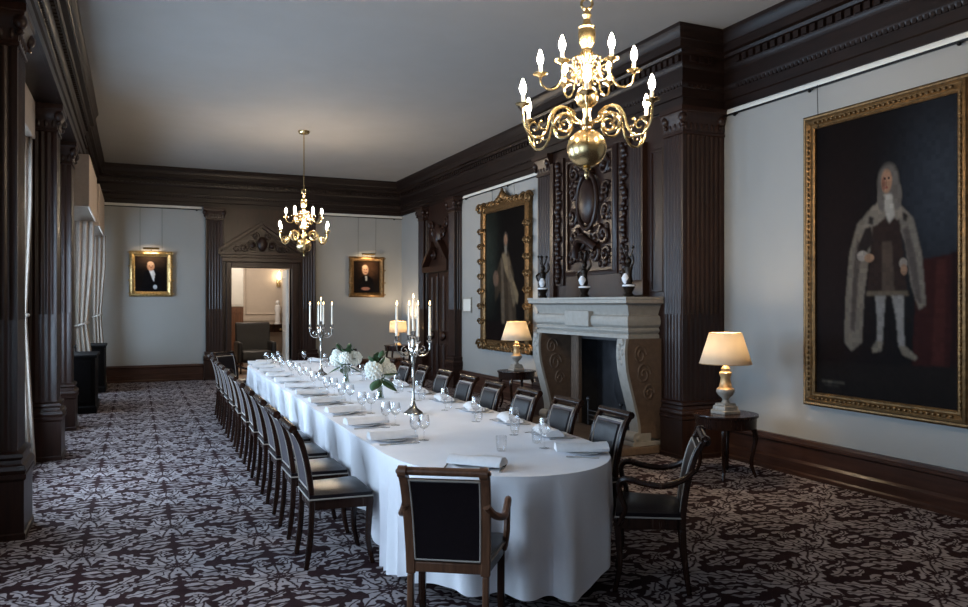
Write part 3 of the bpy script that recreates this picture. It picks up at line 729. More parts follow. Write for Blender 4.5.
# ------------------------------------------------------------------ paintings
def lin(rgb): return np.array(srgb(*rgb)[:3])
def canvas(name, w, h, nx, nz, bg, strokes, parent, blur=1, dim=1.0):
    """oil painting: colours laid on a fine grid; strokes = (kind, colour, data) in u (left-right), v (top-down)"""
    U, V = np.meshgrid((np.arange(nx) + .5) / nx, (np.arange(nz) + .5) / nz)
    img = np.zeros((nz, nx, 3)); img[:] = lin(bg)
    asp = h / w
    rs = np.random.RandomState(3)
    for kind, colr, dat in strokes:
        if kind == 'e':
            x, y, rx, ry = dat; a = np.clip((1.15 - np.sqrt(((U - x) / rx) ** 2 + ((V - y) / ry) ** 2)) / .3, 0, 1)
        elif kind == 'soft':
            x, y, rx, ry = dat; a = np.exp(-(((U - x) / rx) ** 2 + ((V - y) / ry) ** 2))
        else:
            ins = np.zeros_like(U, bool); P = dat
            for i in range(len(P)):
                (x1, y1), (x2, y2) = P[i], P[(i + 1) % len(P)]
                if y1 == y2: continue
                cnd = ((y1 > V) != (y2 > V)) & (U < (x2 - x1) * (V - y1) / (y2 - y1) + x1); ins ^= cnd
            a = ins.astype(float)
            for _ in range(blur):
                b = np.pad(a, 1, mode='edge'); a = (b[1:-1, 1:-1] * 2 + b[:-2, 1:-1] + b[2:, 1:-1] + b[1:-1, :-2] + b[1:-1, 2:]) / 6
        a = a[..., None]; img = img * (1 - a) + lin(colr) * a
    img *= dim
    nz_ = rs.rand(nz // 4 + 2, nx // 4 + 2); nzf = np.kron(nz_, np.ones((4, 4)))[:nz, :nx]
    img *= (.85 + .3 * nzf)[..., None]
    vs = []; fs = []
    xs = np.linspace(-w / 2, w / 2, nx); zs = np.linspace(h / 2, -h / 2, nz)
    vs = [(float(x), 0.0, float(z)) for z in zs for x in xs]
    fs = [(i * nx + j, i * nx + j + 1, (i + 1) * nx + j + 1, (i + 1) * nx + j) for i in range(nz - 1) for j in range(nx - 1)]
    b0 = len(vs); t = .03
    vs += [(-w / 2, t, h / 2), (w / 2, t, h / 2), (w / 2, t, -h / 2), (-w / 2, t, -h / 2)]
    fs += [(b0, b0 + 3, b0 + 2, b0 + 1), (0, b0, b0 + 1, nx - 1), (nx - 1, b0 + 1, b0 + 2, nx * nz - 1), (nx * nz - 1, b0 + 2, b0 + 3, (nz - 1) * nx), ((nz - 1) * nx, b0 + 3, b0, 0)]
    me = bpy.data.meshes.new(name); me.from_pydata(vs, [], fs)
    ca = me.color_attributes.new('paint', 'FLOAT_COLOR', 'POINT')
    col = np.ones((len(vs), 4), np.float32); col[:nx * nz, :3] = img.reshape(-1, 3); col[nx * nz:, :3] = .02
    ca.data.foreach_set('color', col.ravel()); me.materials.append(M['paint'])
    o = bpy.data.objects.new(name, me); COL.objects.link(o); o.parent = parent; return o

def picture_frame(t, w, h, prof, mat, bead=0, carve=0, crest=False):
    """frame in the local xz plane, front towards -y; w, h are the opening"""
    f = MB(); frame_xz(f, -w / 2, w / 2, -h / 2, h / 2, 0, prof); f.build('frame', mat, t, smooth=30)
    ow = prof[-1][0]
    if bead:
        pos = bead
        for s_ in (-1, 1):
            b = MB(); k = int(h / .05)
            for i in range(k): b.sphere((s_ * (w / 2 + pos[0]), -pos[1], -h / 2 + (i + .5) * h / k), .014, 6, 4, 1, 1, 1.3)
            b.build('beading', mat, t); b = MB(); k = int(w / .05)
            for i in range(k): b.sphere((-w / 2 + (i + .5) * w / k, -pos[1], s_ * (h / 2 + pos[0])), .014, 6, 4, 1.3, 1, 1)
            b.build('beading', mat, t)
    if carve:
        r0 = carve
        def orn(x, z, r):
            b = MB()
            n = 20
            for sg in (-1, 1):
                b.tube([(x + sg * (.6 * r + r * (1 - .75 * i / n) * .95 * math.cos(i * .42)), -.055, z + r * (1 - .75 * i / n) * .7 * math.sin(i * .42)) for i in range(n + 1)], r * .16, 6)
            b.sphere((x, -.05, z), r * .32, 8, 6, 1, .45, 1.1)
            b.build('carved_ornament', mat, t)
        for sx_ in (-1, 1):
            for sz_ in (-1, 1): orn(sx_ * (w / 2 + ow * .55), sz_ * (h / 2 + ow * .55), r0)
            for q in (-.36, -.24, -.12, 0, .12, .24, .36) if w > 1 else (-.2, .2): orn(sx_ * (w / 2 + ow * .72), q * h, r0 * (.62 if w > 1 else .8))
            for q in (-.3, -.15, .15, .3) if w > 1 else (): orn(q * w, sx_ * (h / 2 + ow * .72), r0 * .62)
        orn(0, -(h / 2 + ow * .6), r0 * .9)
    if crest:
        b = MB(); z = h / 2 + ow
        for (dx, dz, r) in ((0, .06, .10), (-.12, .02, .07), (.12, .02, .07), (-.22, 0, .05), (.22, 0, .05), (0, .15, .05)):
            b.sphere((dx, -.06, z + dz), r, 10, 8, 1, .5, 1)
        b.build('frame_crest', mat, t)
def wires(t, xs, z0, z1, yo):
    for x in xs: MB().tube([(x, yo, z0), (x, -.045 + .0, z1)], .0035, 5).build('hanging_wire', 'dark_metal', t)

# the big portrait on the right wall; local -y faces the room (-X world)
big = thing('portrait_painting', 'huge full-length portrait of a bewigged man in pale robes on the right wall', 'painting', (XR - .035, 4.80, 2.115), R(-90))
strokes = [('soft', (60, 66, 76), (.92, .28, .30, .28)), ('soft', (36, 24, 22), (.2, .5, .3, .5)),
           ('p', (58, 26, 24), [(.74, .52), (1.02, .50), (1.02, .96), (.70, .95)]), ('p', (74, 36, 32), [(.86, .52), (.92, .52), (.90, .95), (.82, .95)]), ('p', (40, 20, 20), [(.95, .5), (1.0, .5), (1.0, .96), (.94, .96)]),
           ('p', (34, 28, 26), [(0, .88), (1, .86), (1, 1), (0, 1)]),
           ('p', (128, 118, 106), [(.44, .285), (.30, .36), (.235, .48), (.20, .68), (.19, .86), (.25, .90), (.34, .86), (.36, .66), (.40, .50), (.44, .38)]),
           ('p', (88, 78, 72), [(.30, .42), (.27, .55), (.24, .80), (.28, .82), (.31, .60), (.34, .45)]),
           ('p', (130, 122, 112), [(.62, .285), (.74, .36), (.80, .50), (.83, .70), (.78, .72), (.72, .62), (.68, .45), (.60, .36)]),
           ('p', (92, 84, 80), [(.70, .38), (.76, .52), (.80, .70), (.76, .68), (.70, .52), (.66, .40)]),
           ('p', (54, 40, 36), [(.43, .32), (.63, .32), (.66, .46), (.70, .665), (.38, .665), (.42, .48)]),
           ('p', (88, 74, 64), [(.50, .44), (.58, .44), (.60, .66), (.50, .66)]), ('p', (112, 100, 84), [(.38, .645), (.70, .645), (.705, .665), (.375, .665)]),
           ('p', (46, 36, 34), [(.40, .34), (.30, .46), (.32, .52), (.44, .44)]), ('e', (170, 160, 150), (.345, .495, .045, .022)), ('e', (168, 132, 106), (.40, .505, .04, .018)),
           ('e', (160, 150, 140), (.665, .535, .03, .022)), ('e', (160, 126, 102), (.67, .56, .025, .022)),
           ('p', (150, 146, 142), [(.45, .665), (.53, .665), (.515, .78), (.505, .855), (.46, .855), (.465, .77)]),
           ('p', (156, 152, 148), [(.58, .665), (.67, .665), (.665, .78), (.68, .87), (.63, .87), (.615, .77)]),
           ('p', (136, 126, 112), [(.46, .85), (.51, .85), (.50, .89), (.43, .90), (.42, .88)]), ('p', (136, 126, 112), [(.63, .865), (.68, .865), (.77, .905), (.75, .92), (.66, .90)]),
           ('p', (142, 132, 120), [(.42, .30), (.52, .255), (.62, .29), (.70, .34), (.62, .36), (.56, .33), (.46, .37), (.34, .38)]),
           ('p', (48, 42, 40), [(.40, .33), (.44, .34), (.43, .37), (.39, .36)]), ('p', (48, 42, 40), [(.66, .33), (.70, .34), (.69, .37), (.66, .36)]),
           ('e', (116, 110, 104), (.55, .20, .082, .075)), ('e', (110, 104, 98), (.50, .255, .035, .06)), ('e', (112, 106, 100), (.615, .26, .04, .06)),
           ('p', (190, 184, 174), [(.52, .25), (.58, .25), (.60, .34), (.56, .37), (.53, .33)]),
           ('e', (178, 138, 112), (.538, .195, .042, .048)), ('e', (140, 96, 78), (.515, .205, .014, .03)),
           ('e', (60, 44, 40), (.525, .185, .009, .004)), ('e', (60, 44, 40), (.556, .185, .009, .004)), ('e', (150, 86, 76), (.538, .222, .013, .004)), ('e', (150, 112, 90), (.536, .203, .006, .013))]
for i in range(13):
    strokes.append(('p', (120, 112, 98), [(.06 + i * .014, .945), (.068 + i * .014, .945), (.068 + i * .014, .952), (.06 + i * .014, .952)]))
for i in range(8):
    strokes.append(('p', (110, 102, 90), [(.08 + i * .014, .96), (.087 + i * .014, .96), (.087 + i * .014, .966), (.08 + i * .014, .966)]))
def refit(st):
    k, c_, d = st
    f = lambda u, v: (.54 + (u - .54) * .88, .185 + (v - .125) * .836)
    return (k, c_, f(d[0], d[1]) + (d[2] * .88, d[3] * .836)) if k == 'e' else (k, c_, [f(*q) for q in d])
strokes = strokes[:6] + [refit(q) for q in strokes[6:-21]] + strokes[-21:]
canvas('canvas', 1.44, 2.56, 150, 260, (22, 18, 18), strokes, big, 2, .36)
picture_frame(big, 1.42, 2.54, [(0, -.0), (0, .02), (.015, .03), (.03, .03), (.04, .045), (.07, .06), (.09, .055), (.10, .04), (.115, .045), (.13, .035), (.13, -.03)], 'gilt', bead=(.05, .055))
wires(big, (-.66,), 1.27, 1.68, -.03); 

# full-length portrait beyond the fireplace
mid = thing('portrait_painting', 'full-length portrait in a heavily carved gilt frame beyond the fireplace', 'painting', (XR - .035, 12.43, 2.2), R(-90))
strokes = [('soft', (52, 58, 52), (.08, .35, .22, .4)), ('p', (30, 22, 20), [(0, .85), (1, .85), (1, 1), (0, 1)]),
           ('p', (70, 58, 46), [(.45, .32), (.30, .46), (.24, .60), (.26, .70), (.38, .62), (.40, .85), (.78, .85), (.72, .5), (.58, .32)]),
           ('p', (140, 122, 96), [(.42, .34), (.52, .33), (.60, .44), (.82, .64), (.80, .72), (.66, .62), (.50, .46)]), ('p', (118, 102, 82), [(.54, .36), (.60, .36), (.76, .7), (.70, .74), (.60, .55)]),
           ('p', (108, 94, 78), [(.40, .36), (.46, .40), (.50, .86), (.42, .86)]), ('p', (88, 74, 60), [(.56, .5), (.62, .56), (.70, .86), (.60, .86)]),
           ('e', (120, 96, 80), (.27, .52, .07, .06)), ('e', (74, 64, 58), (.52, .235, .06, .06)), ('e', (164, 126, 100), (.52, .235, .038, .042)), ('p', (150, 140, 126), [(.49, .275), (.55, .275), (.54, .34), (.50, .34)])]
canvas('canvas', 1.64, 2.36, 90, 130, (17, 13, 13), strokes, mid, 2, .45)
picture_frame(mid, 1.62, 2.34, [(0, 0), (0, .02), (.02, .035), (.05, .05), (.09, .06), (.14, .055), (.18, .04), (.19, -.03)], 'gilt', carve=.15, crest=True)
wires(mid, (-.45, .45), 1.32, 1.6, -.03)

def small_portrait(label, x, strokes, mat, light=True):
    t = thing('portrait_painting', label, 'painting', (x, YF - .035, 2.345))
    canvas('canvas', .66, .78, 66, 78, (16, 12, 11), strokes, t)
    picture_frame(t, .64, .76, [(0, 0), (0, .015), (.015, .02), (.02, .035), (.06, .06), (.09, .05), (.11, .03), (.115, -.03)], mat, carve=.05)
    wires(t, (-.22, .22), .49, 1.44, -.02)
    if light:
        b = MB(); b.tube([(0, -.03, .48), (0, -.08, .56), (0, -.17, .55)], .007, 6); b.build('light_bracket', 'old_brass', t)
        b = MB(); b.tube([(-.16, -.17, .545), (.16, -.17, .545)], .022, 10); b.build('picture_light', 'old_brass', t)
        ld = bpy.data.lights.new('picture_light_lamp', 'AREA'); ld.shape = 'RECTANGLE'; ld.size = .3; ld.size_y = .03; ld.energy = 2.6; ld.color = (1, .74, .45)
        lo = bpy.data.objects.new('picture_light_lamp', ld); COL.objects.link(lo); lo.parent = t; lo.location = (0, -.17, .52); lo.rotation_euler = (R(35), 0, 0)
    return t
small_portrait('small gilt-framed portrait of a man in black coat left of the far doorway', .32,
    [('soft', (58, 44, 34), (.5, .1, .5, .2)), ('p', (12, 11, 13), [(.3, .45), (.45, .38), (.62, .38), (.78, .5), (.84, 1), (.2, 1)]), ('p', (184, 184, 186), [(.44, .40), (.58, .40), (.62, .5), (.58, .72), (.52, .6)]),
     ('e', (166, 170, 176), (.62, .86, .06, .06)), ('e', (170, 126, 96), (.49, .29, .11, .125)), ('e', (196, 158, 126), (.48, .22, .09, .06)), ('e', (140, 92, 70), (.50, .33, .05, .02)),
     ('e', (80, 56, 44), (.45, .28, .02, .01)), ('e', (80, 56, 44), (.54, .28, .02, .01))], 'pale_gilt')
small_portrait('small gilt-framed portrait of a bald man right of the far doorway', 5.14,
    [('soft', (74, 50, 34), (.62, .25, .3, .25)), ('p', (13, 11, 12), [(.24, .55), (.40, .46), (.56, .46), (.74, .58), (.82, 1), (.16, 1)]), ('p', (150, 148, 142), [(.44, .48), (.52, .48), (.51, .62), (.46, .62)]),
     ('e', (120, 84, 74), (.46, .86, .16, .05)), ('e', (184, 142, 112), (.45, .28, .115, .15)), ('e', (206, 172, 140), (.43, .2, .09, .06)), ('e', (130, 86, 66), (.46, .36, .05, .02)),
     ('e', (80, 56, 44), (.41, .27, .02, .012)), ('e', (80, 56, 44), (.5, .27, .02, .012))], 'gilt')
t = thing('wall_plaque', 'small pale framed card on the wall between carved doorway and gilt portrait', 'plaque', (XR - .012, 14.2, 1.67), R(-90))
MB().box(-.20, .20, -.004, .0115, -.12, .12).build('card', 'white_paint', t, smooth=0)
frame_xz(MB(), -.20, .20, -.12, .12, 0, [(0, 0), (0, .015), (.03, .015), (.03, -.0115)]).build('frame', 'pewter_paint', t, smooth=0)

# ------------------------------------------------------------------ chandeliers
def chandelier(label, x, y, ang):
    t = thing('chandelier', label, 'chandelier', (x, y, ZC), ang, 'brass two-tier chandeliers')
    z = lambda q: q - ZC
    MB().lathe([(.02, z(4.62)), (.08, z(4.63)), (.10, z(4.66)), (.10, z(4.679))], n=20).build('ceiling_rose', 'brass', t)
    MB().tube([(0, 0, z(4.625)), (0, 0, z(3.66))], .010, 8).build('rod', 'brass', t)
    b = MB(); b.lathe([(.004, z(2.50)), (.014, z(2.52)), (.018, z(2.535)), (.012, z(2.555)), (.03, z(2.57)), (.02, z(2.585))] + [(.128 * math.sin(a), z(2.70) - .125 * math.cos(a)) for a in [R(18 + 144 * i / 12) for i in range(13)]] +
            [(.03, z(2.815)), (.026, z(2.84)), (.045, z(2.85)), (.05, z(2.87)), (.03, z(2.885)), (.022, z(2.92)), (.03, z(2.95))] + [(.075 * math.sin(a), z(3.03) - .075 * math.cos(a)) for a in [R(22 + 136 * i / 9) for i in range(10)]] +
            [(.028, z(3.11)), (.045, z(3.13)), (.045, z(3.15)), (.024, z(3.17)), (.02, z(3.25)), (.03, z(3.28)), (.036, z(3.33)), (.03, z(3.345)), (.05, z(3.38)), (.056, z(3.43)), (.056, z(3.455)), (.05, z(3.47)), (.056, z(3.48)), (.03, z(3.50)), (.02, z(3.535)), (.032, z(3.56)), (.02, z(3.585)), (.012, z(3.60))], n=24)
    b.build('stem', 'brass', t)
    rg = MB(); rg.tube([(0, .035 * math.cos(a), z(3.635) + .035 * math.sin(a)) for a in [2 * PI * i / 20 for i in range(21)]], .009, 7); rg.build('top_ring', 'brass', t)
    arms = []
    for tier, R_, zp, phase in ((0, .455, 2.93, 0), (1, .30, 3.18, R(30))):
        for k in range(6):
            a = phase + k * PI / 3; ca, sa = math.cos(a), math.sin(a)
            P = lambda r, q: (r * ca, r * sa, z(q))
            m = MB(); rad = .0085
            if tier == 0:
                main = [(.035, 2.87), (.09, 2.885), (.13, 2.93), (.18, 2.955), (.235, 2.93), (.27, 2.87), (.29, 2.80), (.335, 2.745), (.395, 2.745), (.44, 2.80), (.455, 2.87), (.455, zp)]
                m.tube(smoothpts([P(r, q) for r, q in main], 5), rad, 7)
                sp = []
                for i in range(40):
                    tt = i / 39; aa = R(150) - tt * 2 * PI * 1.7; q = .098 * (1 - .8 * tt); sp.append(P(.17 + q * math.cos(aa), 2.86 + q * math.sin(aa)))
                m.tube(sp, .0095, 6)
                sp = []
                for i in range(24):
                    tt = i / 23; aa = R(-60) + tt * 2 * PI * 1.1; q = .045 * (1 - .75 * tt); sp.append(P(.375 + q * math.cos(aa), 2.80 + q * math.sin(aa)))
                m.tube(sp, .006, 6)
                m.tube(smoothpts([P(.29, 2.80), P(.33, 2.80), P(.345, 2.83), P(.33, 2.845)], 4), .006, 6); m.sphere(P(.33, 2.845), .011, 8, 6)
            else:
                main = [(.03, 3.14), (.07, 3.20), (.11, 3.24), (.145, 3.22), (.16, 3.16), (.19, 3.105), (.24, 3.09), (.285, 3.115), (.30, 3.15), (.30, zp)]
                m.tube(smoothpts([P(r, q) for r, q in main], 5), .007, 7)
                sp = []
                for i in range(28):
                    tt = i / 27; aa = R(120) - tt * 2 * PI * 1.3; q = .045 * (1 - .78 * tt); sp.append(P(.10 + q * math.cos(aa), 3.17 + q * math.sin(aa)))
                m.tube(sp, .006, 6)
                m.tube(smoothpts([P(.03, 3.25), P(.06, 3.30), P(.09, 3.28), P(.085, 3.255)], 4), .006, 6); m.sphere(P(.085, 3.255), .010, 8, 6)
            ar = m.build('upper_arm' if tier else 'lower_arm', 'brass', t)
            c = P(R_, zp)
            MB().lathe([(.008, -.012), (.02, 0), (.045, .008), (.05, .015), (.044, .018), (.012, .016)], c, 14).build('drip_pan', 'brass', ar)
            MB().lathe([(.013, .016), (.013, .075)], c, 10).build('candle_sleeve', 'wax', ar)
            MB().lathe([(.010, .075), (.020, .10), (.021, .115), (.012, .145), (.002, .17)], c, 10).build('bulb', 'bulb_glow', ar)
    return t
CX = 2.66
chandelier('brass two-tier chandelier nearest the camera, hanging before the fireplace', CX, 4.29, math.atan2(-4.29, -CX))
ch2 = None
for o in list(sc.objects):
    if o.name.startswith('chandelier') and o.parent is None: ch2 = o
dup(ch2, (CX, 13.48, ZC), math.atan2(-13.48, -CX), 'brass chandelier hanging over the far end of the table before the doorway')
# ------------------------------------------------------------------ table and cloth
TX, TA, TY0, TY1, TZ = 2.14, .715, 4.74, 11.93, .76
TB = 1.02
def outline(grow=0, n=240):
    """rounded-end table outline, counted from the middle of the near end"""
    pts = []; e_ = 2 / 2.12
    half = []
    for i in range(61):
        a = PI / 2 * i / 60; half.append((TA * math.sin(a) ** e_ if a > 0 else 0, -TB * max(math.cos(a), 0) ** e_))
    quarter = [(x, TY0 + y) for x, y in half]
    side = [(TA, TY0 + (TY1 - TY0) * i / 90) for i in range(1, 90)]
    farq = [(x, TY1 - y) for x, y in reversed(half)]
    right = quarter + side + farq
    left = [(-x, y) for x, y in reversed(right[1:-1])]
    loop = right + left
    # resample evenly
    L = [0]
    for i in range(len(loop)):
        a, b = loop[i], loop[(i + 1) % len(loop)]; L.append(L[-1] + math.hypot(b[0] - a[0], b[1] - a[1]))
    tot = L[-1]; out = []; j = 0
    for k in range(n):
        s = tot * k / n
        while L[j + 1] < s: j += 1
        f = (s - L[j]) / max(L[j + 1] - L[j], 1e-9); a, b = loop[j], loop[(j + 1) % len(loop)]
        out.append((TX + a[0] + (b[0] - a[0]) * f, a[1] + (b[1] - a[1]) * f))
    return out, tot
N = 900
OL, PER = outline(n=N)
tb = thing('dining_table', 'long round-ended dining table beneath the white cloth', 'dining table', (TX, 8.3, 0))
def inset(d):
    out = []
    for i in range(0, N, 6):
        p = Vector(OL[i]); q = Vector(OL[(i + 1) % N]); t = (q - p).normalized(); out.append((p.x - t.y * d - TX, p.y + t.x * d - 8.3))
    return out
MB().prism(inset(.125), 'z', TZ - .04, TZ - .006).build('tabletop', 'chair_wood', tb)
for yy in (-3.2, -1.1, 1.1, 3.2):
    MB().lathe([(.09, .12), (.13, .2), (.07, .34), (.06, .5), (.10, .64), (.12, TZ - .041)], (0, yy, 0), 16).build('pedestal', 'chair_wood', tb)
    f = MB()
    for s_ in (-1, 1): f.tube(smoothpts([(s_ * .06, yy, .18), (s_ * .25, yy, .14), (s_ * .40, yy, .04)]), [.035] * 6 + [.03] * 7, 8)
    f.build('pedestal_feet', 'chair_wood', tb)
# cloth
cl = MB(); rings = []
inner = []
for i in range(N):
    x, y = OL[i]; inner.append((TX, min(max(y, TY0), TY1)))
for q in (0.0, .25, .5, .75, .9, .97, 1.0):
    rings.append([(ix + (x - ix) * q, iy + (y - iy) * q, TZ + (0 if q < 1 else -.002)) for (x, y), (ix, iy) in zip(OL, inner)])
def drop_of(i):
    """hem height along the edge"""
    x, y = OL[i]
    def ss(a, b, v): v = min(1, max(0, (v - a) / (b - a))); return v * v * (3 - 2 * v)
    if y > 11.8: return .34
    if x > TX + .3 and y > 4.3: return .25 + .29 * ss(4.32, 4.5, y)
    if x < TX and y > 4.6: return .03 + .21 * ss(4.6, 5.6, y)
    a = math.atan2(x - TX, TY0 - y)    # 0 = near end, + right
    left = .03 + .08 * ss(-1.5, -.7, a)
    tip = -.05 * math.exp(-((a - .12) / .16) ** 2)
    right = .07 * ss(.15, .55, a)
    return left + tip + right + .10 * ss(.60, .63, a)
hems = [drop_of(i) for i in range(N)]
drops = []
T = [0, .015, .04, .08, .14, .22, .32, .44, .56, .68, .8, .9, 1.0]
for q in T[1:]:
    ring = []
    for i in range(N):
        p = Vector(OL[i]); a_, b_ = Vector(OL[(i - 1) % N]), Vector(OL[(i + 1) % N]); tg = (b_ - a_).normalized(); nr = Vector((tg.y, -tg.x))
        s = PER * i / N
        endness = max(0, 1 - max(0, p.y - TY0 + .3) / .4) if p.y < 8 else max(0, 1 - max(0, TY1 + .5 - p.y) / .4)
        f1 = math.sin(s * 2 * PI / (.44 - .10 * endness) + .9 * math.sin(s * 1.7)); f2 = math.sin(s * 2 * PI / .25 + 1.3 + math.sin(s * 2.3))
        fold = f1 * .65 + .35 * f2
        g = min(1, q * 1.5)
        side = .004 * min(1, q * 30) - .05 * (1 - fold) * g
        end = .006 * min(1, q * 30) + (.012 + .02 * fold) * q + .046 * fold * g
        off = side + (end - side) * endness
        if p.x > TX + .3 and p.y < 5.5: off -= .075 * q * min(1, (p.x - TX - .3) / .25)
        z = TZ - (TZ - hems[i]) * q - .004 * (q < .02)
        ring.append((p.x + nr.x * off, p.y + nr.y * off, z))
    rings.append(ring)
cl.loft(rings, False, False)
tag(cl.build('tablecloth', 'tablecloth', smooth=60), 'long white linen tablecloth draped over the dining table almost to the floor', 'tablecloth')

# ------------------------------------------------------------------ chairs
def chair_base(name, label, cat, group, arm=False):
    t = thing(name, label, cat, (0, 0, 0), 0, group)
    W = .22 if not arm else .235; WB = .178 if not arm else .186
    wd = 'chair_wood'
    rear = smoothpts([(-.205, 0, 0), (-.178, .2, 0), (-.168, .42, 0), (-.18, .56, 0), (-.205, .70, 0), (-.24, .82, 0), (-.285, .90, 0)], 5)
    rear = [(p[0], p[1]) for p in rear]
    for s_ in (-1, 1):
        low = [(x, z, .036 if z > .08 else .03) for x, z in rear if z <= (.40 if arm else .50)]
        yb = s_ * WB; MB().strip(low, yb - .016, yb + .016).build('rear_leg', wd, t, bevel=.006)
        fr = [(p[0], p[1]) for p in smoothpts([(.21, .44, 0), (.20, .3, 0), (.195, .15, 0), (.225, 0, 0)], 5)]
        yf = s_ * (W - .022)
        MB().strip([(x, z, .044 - .016 * (1 - z / .44)) for x, z in fr], yf - .019, yf + .019).build('front_leg', wd, t, bevel=.007)
    up = [(x, z) for x, z in rear if z >= (.34 if arm else .45)]
    def width(z): return WB + .012 * (z - .45) / .45
    fm = MB()
    for s_ in (-1, 1):
        hw = .023 if arm else .017; ws = [s_ * width(z) - hw for x, z in up]; we = [s_ * width(z) + hw for x, z in up]
        fm.strip([(x, z, .034) for x, z in up], ws, we)
    xb, zb = up[1]; fm.box(xb - .014, xb + .014, -width(zb), width(zb), zb - .03, zb + .02)
    fm.build('back_frame', wd, t, bevel=.005)
    tr_ = MB(); tp = up[-1]
    tr_.loft([[(tp[0] + (.022 if arm else .028) * math.cos(a) - .006, q * (WB + .026), tp[1] + .006 + (.020 if arm else .027) * math.sin(a)) for a in [2 * PI * k / 14 for k in range(14)]] for q in (-1, -.97, -.6, -.3, 0, .3, .6, .97, 1)])
    tr_.build('top_rail', wd, t, bevel=.004)
    pad = [(x, z) for x, z in up if zb + .02 <= z <= .872]
    ws = [-width(z) + .018 for x, z in pad]; we = [width(z) - .018 for x, z in pad]
    MB().strip([(x, z, .026) for x, z in pad], ws, we).build('back_pad', 'leather' if arm else 'plum_fabric', t, bevel=.006)
    if not arm:
        ws2 = [q + .03 for q in ws]; we2 = [q - .03 for q in we]
        MB().strip([(x + .016, z, .022) for x, z in pad[1:-1]], ws2[1:-1], we2[1:-1]).build('back_front_panel', 'leather', t, bevel=.006)
    pp = MB()
    for dx in (.016, -.016):
        lpts = [(x + dx, w_ + .008, z) for (x, z), w_ in zip(pad, ws)]; rpts = [(x + dx, w_ - .008, z) for (x, z), w_ in zip(pad, we)]
        pp.tube(lpts, .0045, 6); pp.tube(rpts, .0045, 6)
        pp.tube([lpts[-1], rpts[-1]], .0045, 6); pp.tube([lpts[0], rpts[0]], .0045, 6)
    pp.build('piping', 'piping', t)
    XB = -.145 if arm else -.18
    def trap(k, z): return [(XB - k, -WB - .012 - k, z), (.21 + k, -W - k, z), (.21 + k, W + k, z), (XB - k, WB + .012 + k, z)]
    MB().loft([trap(-.004, .375), trap(-.004, .44)]).build('seat_rail', wd, t, bevel=.005)
    MB().loft([trap(.0, .441), trap(.008, .455), trap(.008, .475), trap(-.03, .492), trap(-.12, .502)]).build('seat', 'leather', t, smooth=60)
    bd = MB(); q = trap(.009, .448); bd.tube([q[0], q[1], q[2], q[3], q[0]], .005, 6); bd.build('seat_piping', 'piping', t)
    if arm:
        for s_ in (-1, 1):
            y = s_ * (W + .012)
            pts = smoothpts([(-.235, s_ * (WB + .012), .735), (-.17, s_ * (WB + .04), .68), (-.06, y + s_ * .012, .645), (.06, y + s_ * .012, .655), (.14, y + s_ * .01, .675), (.185, y + s_ * .005, .665), (.20, y, .63)], 5)
            a_ = MB(); a_.tube(pts, .019, 8); a_.build('armrest', 'chair_wood', t)
            p2 = smoothpts([(.20, y, .63), (.185, y, .56), (.165, y, .50), (.185, y - s_ * .01, .44), (.205, y - s_ * .02, .40)], 5)
            MB().tube(p2, .017, 8).build('arm_support', 'chair_wood', t)
            sc_ = MB(); tp = up[-1]
            sc_.tube([(tp[0] - .012, s_ * (WB - .01), tp[1] + .004), (tp[0] - .012, s_ * (WB + .030), tp[1] + .004)], .029, 12); sc_.sphere((tp[0] - .012, s_ * (WB + .030), tp[1] + .004), .015, 8, 6)
            sc_.build('scroll_ear', 'chair_wood', t)
    return t
GL, GR, GA = 'side chairs along the window side of the table', 'side chairs along the fireplace side of the table', 'armchairs at the table ends'
ch = chair_base('dining_chair', 'nearest plum-backed dining chair on the window side of the table', 'chair', GL)
LY = [5.13 + .71 * k for k in range(11)]; RY = [4.79 + .72 * k for k in range(11)]
ch.location = (1.195, LY[0], 0)
def nth(k, n, what, where):
    if k == 0: return 'nearest %s %s' % (what, where)
    if k == n - 1: return 'farthest %s %s' % (what, where)
    return '%s %s from the near end %s' % (ORD[k], what, where)
for k in range(1, 11):
    dup(ch, (1.195, LY[k], 0), R(rnd.uniform(-2, 2)), nth(k, 11, 'plum-backed dining chair', 'on the window side of the table'))
for k in range(10):
    dup(ch, ((2.91, 2.92, 2.935)[min(k, 2)] + rnd.uniform(-.012, .012), RY[k], 0), R(180 + rnd.uniform(-2, 2)), nth(k, 10, 'dark dining chair with glossy top rail', 'on the fireplace side'), GR)
ac = chair_base('dining_armchair', 'brown-framed armchair in front, seen from behind at the near left corner', 'armchair', GA, True)
ac.location = (1.482, 3.655, 0); ac.rotation_euler = (0, 0, math.atan2(.84, .54))
oak = M['oak_wood']
a2 = dup(ac, (2.89, 3.90, 0), math.atan2(.58, -.81), 'dark armchair seen side-on at the near right corner of the table')
dup(ac, (1.33, 12.82, 0), R(-52), 'dark armchair at the far left corner of the table')
dup(ac, (2.95, 12.84, 0), R(-128), 'dark armchair at the far right corner of the table, before the doorway')
for o in ac.children:
    if o.name.split('.')[0] in ('back_frame', 'top_rail', 'rear_leg', 'scroll_ear', 'armrest', 'arm_support') :
        o.data = o.data.copy(); o.data.materials[0] = oak

